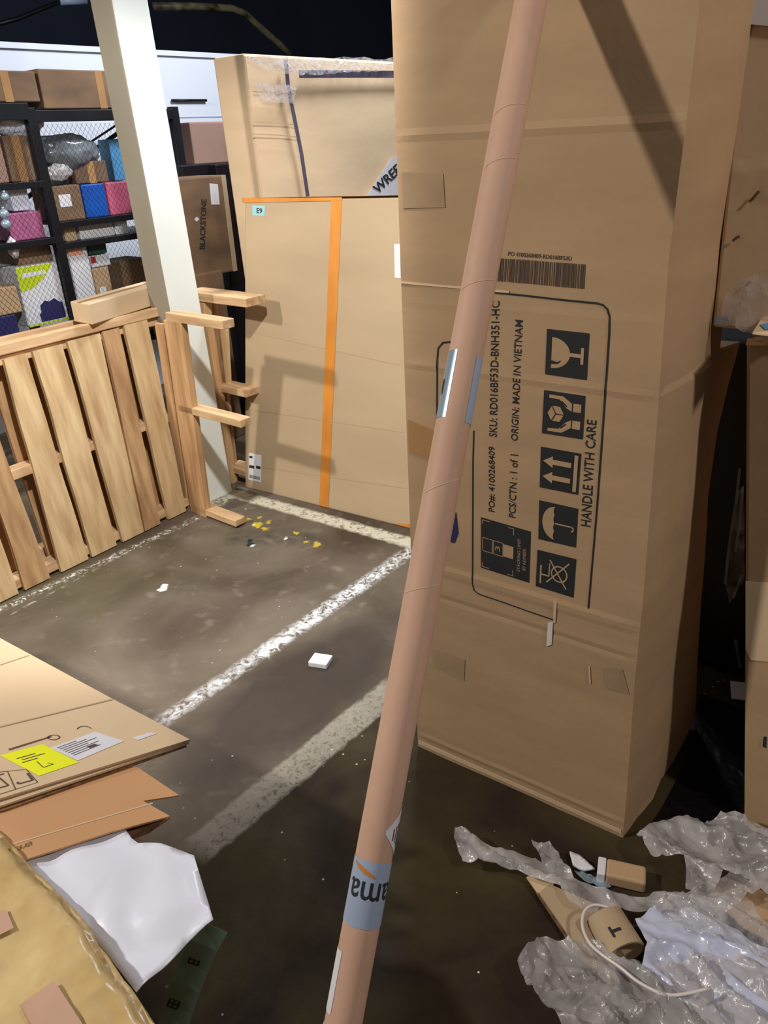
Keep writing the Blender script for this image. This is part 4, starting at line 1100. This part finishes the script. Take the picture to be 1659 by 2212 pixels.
# glossy kraft bundle
ZK = .462
ko = [(-40, 1770), (10, 1812), (62, 1868), (120, 1925), (182, 1990), (215, 2040), (245, 2092), (290, 2140), (345, 2222), (380, 2300), (-400, 2700), (-500, 1800)]
kr = thing('kraft_bundle', 'bulky glossy yellowish kraft wrapped bundle in the bottom left corner', 'bundle', G(100, 2100, 0))
bm = bmesh.new(); tv = [bm.verts.new(G(x, y, ZK)) for x, y in ko]
bmesh.ops.recalc_face_normals(bm, faces=bm.faces)
tf = bm.faces.new(tv); ex = bmesh.ops.extrude_face_region(bm, geom=[tf])
for v in [g_ for g_ in ex['geom'] if isinstance(g_, bmesh.types.BMVert)]: v.co.z -= .115
bmesh.ops.recalc_face_normals(bm, faces=bm.faces)
bmesh.ops.bevel(bm, geom=bm.edges[:], offset=.014, segments=3, affect='EDGES')
bmesh.ops.triangulate(bm, faces=bm.faces[:])
for _ in range(5):
    le = [e for e in bm.edges if e.calc_length() > .022]
    if not le: break
    bmesh.ops.subdivide_edges(bm, edges=le, cuts=1); bmesh.ops.triangulate(bm, faces=[f for f in bm.faces if len(f.verts) > 3])
bm.normal_update()
for v in bm.verts:
    p = v.co*9; h = (1-abs(noise.noise(p))*2.2)*.6+noise.noise(v.co*4)*.7+.35*(1-abs(noise.noise(p*2.6))*2)
    v.co += v.normal*.009*h
me = bpy.data.meshes.new('b'); bm.to_mesh(me); bm.free(); link('wrapped_body', me, M['kraft'], kr, True)
q = Quad(Vector((0, 0, ZK+.012)), Z, [(45, 2170), (118, 2120), (190, 2230), (110, 2290)])
sheet('tape_patch', [q(0, 1, 0), q(1, 1, 0), q(1, 0, 0), q(0, 0, 0)], Z, M['tube'], kr, .001)
q = Quad(Vector((0, 0, ZK+.012)), Z, [(-60, 1990), (14, 1965), (30, 2005), (-60, 2050)])
sheet('tape_patch', [q(0, 1, 0), q(1, 1, 0), q(1, 0, 0), q(0, 0, 0)], Z, M['tube'], kr, .001)
# cartons carrying the pile
sup = G(330, 2270, .34)
k1 = thing('carton', 'dim carton under the kraft bundle, lower left', 'carton', Vector((-.75, .5, 0)))
box('carton_body', Vector((-1.15, .30, 0)), Vector((.80, 0, 0)), Vector((0, .38, 0)), Z*.335, M['carton_orange'], k1, .006)
k2 = thing('carton', 'dim carton carrying the flattened boxes at the left', 'carton', Vector((-1.0, 1.1, 0)))
box('carton_body', Vector((-1.45, .76, 0)), Vector((.82, 0, 0)), Vector((0, .58, 0)), Z*.375, M['carton'], k2, .006)

# green printed tape strip hanging down
gs = thing('printed_tape_strip', 'green strip of tape printed with dark squares hanging under the white foam sheet', 'tape strip', G(400, 2120, .1))
cl = [(462, 2000, .30), (440, 2040, .27), (420, 2085, .22), (402, 2130, .18), (386, 2175, .13), (372, 2222, .08), (350, 2290, .02)]
wdt = .036; L_ = []; R2 = []
for x, y, z in cl:
    c = G(x, y, z); L_.append(c); 
pts = [Vector(c) for c in L_]
vs = []
for i, c in enumerate(pts):
    x, y, z = cl[i]; a_ = G(x-30, y-12, z+.01*(i % 2)); b_ = G(x+30, y+14, z); vs += [a_, b_]
o = link('strip_body', me_from(vs, [(2*i, 2*i+1, 2*i+3, 2*i+2) for i in range(len(cl)-1)]), M['green'], gs)
md = o.modifiers.new('thickness', 'SOLIDIFY'); md.thickness = .0008
for (x, y, z), ch in zip(((423, 2072, .235), (400, 2118, .187), (378, 2166, .138)), ('\u25a1', '\u25a1', '\u25a1')):
    d = Draw(); d.path([(.1, .1), (.9, .1), (.9, .9), (.1, .9), (.1, .1)], .14); d.line((.5, .1), (.5, .9), .1); d.line((.1, .5), (.9, .5), .1)
    c = G(x, y, z); 
    n = (pts[3]-pts[2]).cross(G(430, 2097, .22)-G(370, 2071, .22)).normalized(); qd = Quad(c, n, [(x-10, y-14), (x+16, y-6), (x+8, y+15), (x-18, y+6)])
    d.make('printed_square', qd, [M['ink_green']], gs, .003)

# ------------------------------------------------------------------ debris at lower right
def gp(pts, z=.004): return [G(x, y, z) for x, y in pts]
fc = thing('carton_flap', 'flat piece of cardboard on the floor under the plastic film, lower right', 'carton', G(1220, 1980))
sheet('flap_panel', gp([(1165, 1932), (1187, 1912), (1330, 1975), (1330, 2120), (1262, 2082), (1245, 2048)], .022), Z, M['carton_tan'], fc, .004)
sheet('flap_edge', gp([(1137, 1897), (1166, 1885), (1200, 1905), (1180, 1935), (1160, 1930)], .018), Z, M['carton_light'], fc, .004)
sheet('under_panel', gp([(1158, 1930), (1165, 1925), (1290, 2040), (1330, 2110), (1262, 2085), (1235, 2048)], .008), Z, M['flute'], fc, .006)
# rolled carton with a T
p0 = G(1305, 1985, .05); p1 = G(1352, 2062, .05)
rollo = thing('cardboard_roll', 'short rolled piece of cardboard marked T with a dark open end, lower right', 'roll', G(1340, 2030))
ax = (p1-p0); ax.z = 0; axn = ax.normalized(); sd = axn.cross(Z).normalized(); Lr = ax.length
if sd.x < 0: sd = -sd
rr = .038; vs, fs = [], []; n = 28
base = Vector((p0.x, p0.y, 0))
def rpnt(t, a, r): return base+axn*t+sd*math.cos(a)*r*1.15+Z*(r*.85+.022+math.sin(a)*r*.85)
for rad in (rr, rr-.003):
    for t in (0, Lr):
        for k in range(n): vs.append(rpnt(t, 2*math.pi*k/n, rad))
for k in range(n):
    k2_ = (k+1) % n
    fs += [(k, k2_, n+k2_, n+k), (2*n+k2_, 2*n+k, 3*n+k, 3*n+k2_), (n+k, n+k2_, 3*n+k2_, 3*n+k), (k2_, k, 2*n+k, 2*n+k2_)]
link('roll_body', me_from(vs, fs), M['carton_tan'], rollo, False)
class RQ:
    n = None
    def __call__(s, a, b, off): return rpnt(Lr*.62+.024*(a-.5)*1.0, math.radians(100)+.55*(b-.5), rr+.0008)
d = Draw(); d.text('T', 0, 0, 1, 1, bold=.04); d.make('printed_letter', RQ(), [M['ink']], rollo, 0)
# small broken carton
sb = thing('small_carton', 'small torn brown carton with a white end among the film, lower right', 'carton', G(1350, 1900))
p = G(1306, 1912, .002); a_ = G(1392, 1932, .002)-p; a_.z = 0
b_ = Vector((-a_.y, a_.x, 0)).normalized()*.05
box('carton_body', p, a_, b_, Z*.035, M['carton'], sb, .006)
box('white_end', p-a_*.22, a_*.21, b_, Z*.034, M['label'], sb, .003)
tag(crumple('foam_shard', gp([(1229, 1843), (1250, 1850), (1284, 1879), (1262, 1884), (1236, 1872)], .01), M['label'], None, 3, .008, 12, th=.006, seed=33), 'small off white foam shard on the floor left of the torn brown carton', 'foam shard')
tag(crumple('foil_scrap', gp([(1240, 1882), (1275, 1888), (1320, 1915), (1300, 1925), (1262, 1905)], .006), M['silver'], None, 4, .010, 30, seed=34), 'shiny silver foil scrap under the off white foam shard', 'scrap')
cr_ = thing('carton_flap', 'brown cardboard piece under the film at the right edge', 'carton', G(1600, 1960))
sheet('flap_panel', gp([(1530, 1935), (1600, 1912), (1750, 1960), (1750, 2080), (1610, 2010)], .016), Z, M['carton'], cr_, .005)
dk = thing('carton_flap', 'cardboard scrap at the bottom right corner poking from the white plastic', 'carton', G(1640, 2160))
sheet('flap_panel', gp([(1630, 2150), (1700, 2140), (1700, 2185), (1640, 2170)], .06), Z, M['carton_tan'], dk, .004)

f1 = [(982, 1797), (1010, 1803), (1060, 1834), (1110, 1846), (1140, 1858), (1168, 1872), (1148, 1827), (1178, 1834), (1206, 1850), (1236, 1905), (1300, 1935), (1400, 1950), (1500, 1930), (1600, 1885), (1640, 1930), (1560, 1985), (1440, 1990), (1350, 1975), (1280, 1985), (1230, 1962), (1208, 1925), (1130, 1893), (1050, 1880), (1000, 1865), (986, 1830)]
tag(crumple('plastic_film', gp(f1, .03), M['film'], None, 7, .024, 12, seed=1, lift=.012, aniso=-.5), 'long strip of milky plastic film trailing left across the debris', 'plastic film', 'plastic film on the floor')
f2 = [(1370, 1817), (1410, 1795), (1450, 1785), (1520, 1792), (1560, 1775), (1600, 1778), (1628, 1795), (1660, 1812), (1740, 1880), (1760, 2000), (1670, 1960), (1620, 1910), (1560, 1900), (1540, 1935), (1480, 1935), (1470, 1880), (1400, 1862)]
tag(crumple('plastic_film', gp(f2, .05), M['film'], None, 7, .026, 12, seed=6, lift=.02, aniso=-.7), 'crumpled milky plastic film heaped at the foot of the right hand box', 'plastic film', 'plastic film on the floor')
f3 = [(1120, 2100), (1138, 2068), (1180, 2050), (1280, 2048), (1330, 2085), (1420, 2100), (1520, 2080), (1600, 2090), (1720, 2060), (1800, 2400), (1400, 2420), (1230, 2260), (1180, 2190), (1140, 2150)]
tag(crumple('plastic_film', gp(f3, .04), M['film'], None, 7, .028, 14, seed=11, lift=.022, aniso=-.9), 'big crumpled clear film bag along the bottom right of the photo', 'plastic film', 'plastic film on the floor')
f4 = [(1372, 2000), (1400, 1978), (1480, 1972), (1540, 1995), (1620, 2050), (1720, 2080), (1760, 2300), (1560, 2240), (1440, 2150), (1380, 2110), (1395, 2060)]
tag(crumple('plastic_bag', gp(f4, .035), M['bag'], None, 7, .034, 9, seed=15, lift=.015, aniso=-1.1), 'crumpled bluish white plastic bag right of the cardboard roll', 'bag')
f5 = [(1395, 1975), (1500, 1955), (1620, 1975), (1659, 2010), (1740, 2100), (1650, 2110), (1560, 2040), (1450, 2010)]
tag(crumple('plastic_film', gp(f5, .075), M['film_thin'], None, 7, .024, 11, seed=19, lift=.02, aniso=-.6), 'thin clear film lying over the bluish white plastic bag', 'plastic film', 'plastic film on the floor')
st = [(1320, 1962, .07), (1285, 1955, .075), (1263, 1968, .075), (1258, 2000, .07), (1272, 2035, .07), (1300, 2062, .07), (1340, 2090, .075), (1385, 2125, .08), (1450, 2150, .09), (1545, 2132, .10)]
sp_pts = []
for i in range(len(st)-1):
    for k in range(6):
        f = k/6; P0_, P1_, P2_, P3_ = [Vector(G(*st[max(0, min(len(st)-1, i+j))])) for j in (-1, 0, 1, 2)]
        sp_pts.append(.5*((2*P1_)+(-P0_+P2_)*f+(2*P0_-5*P1_+4*P2_-P3_)*f*f+(-P0_+3*P1_-3*P2_+P3_)*f**3))
tag(tube_path('film_cord', sp_pts, .0035, M['strap'], None, 8), 'white twisted plastic cord looping around the cardboard roll', 'cord')
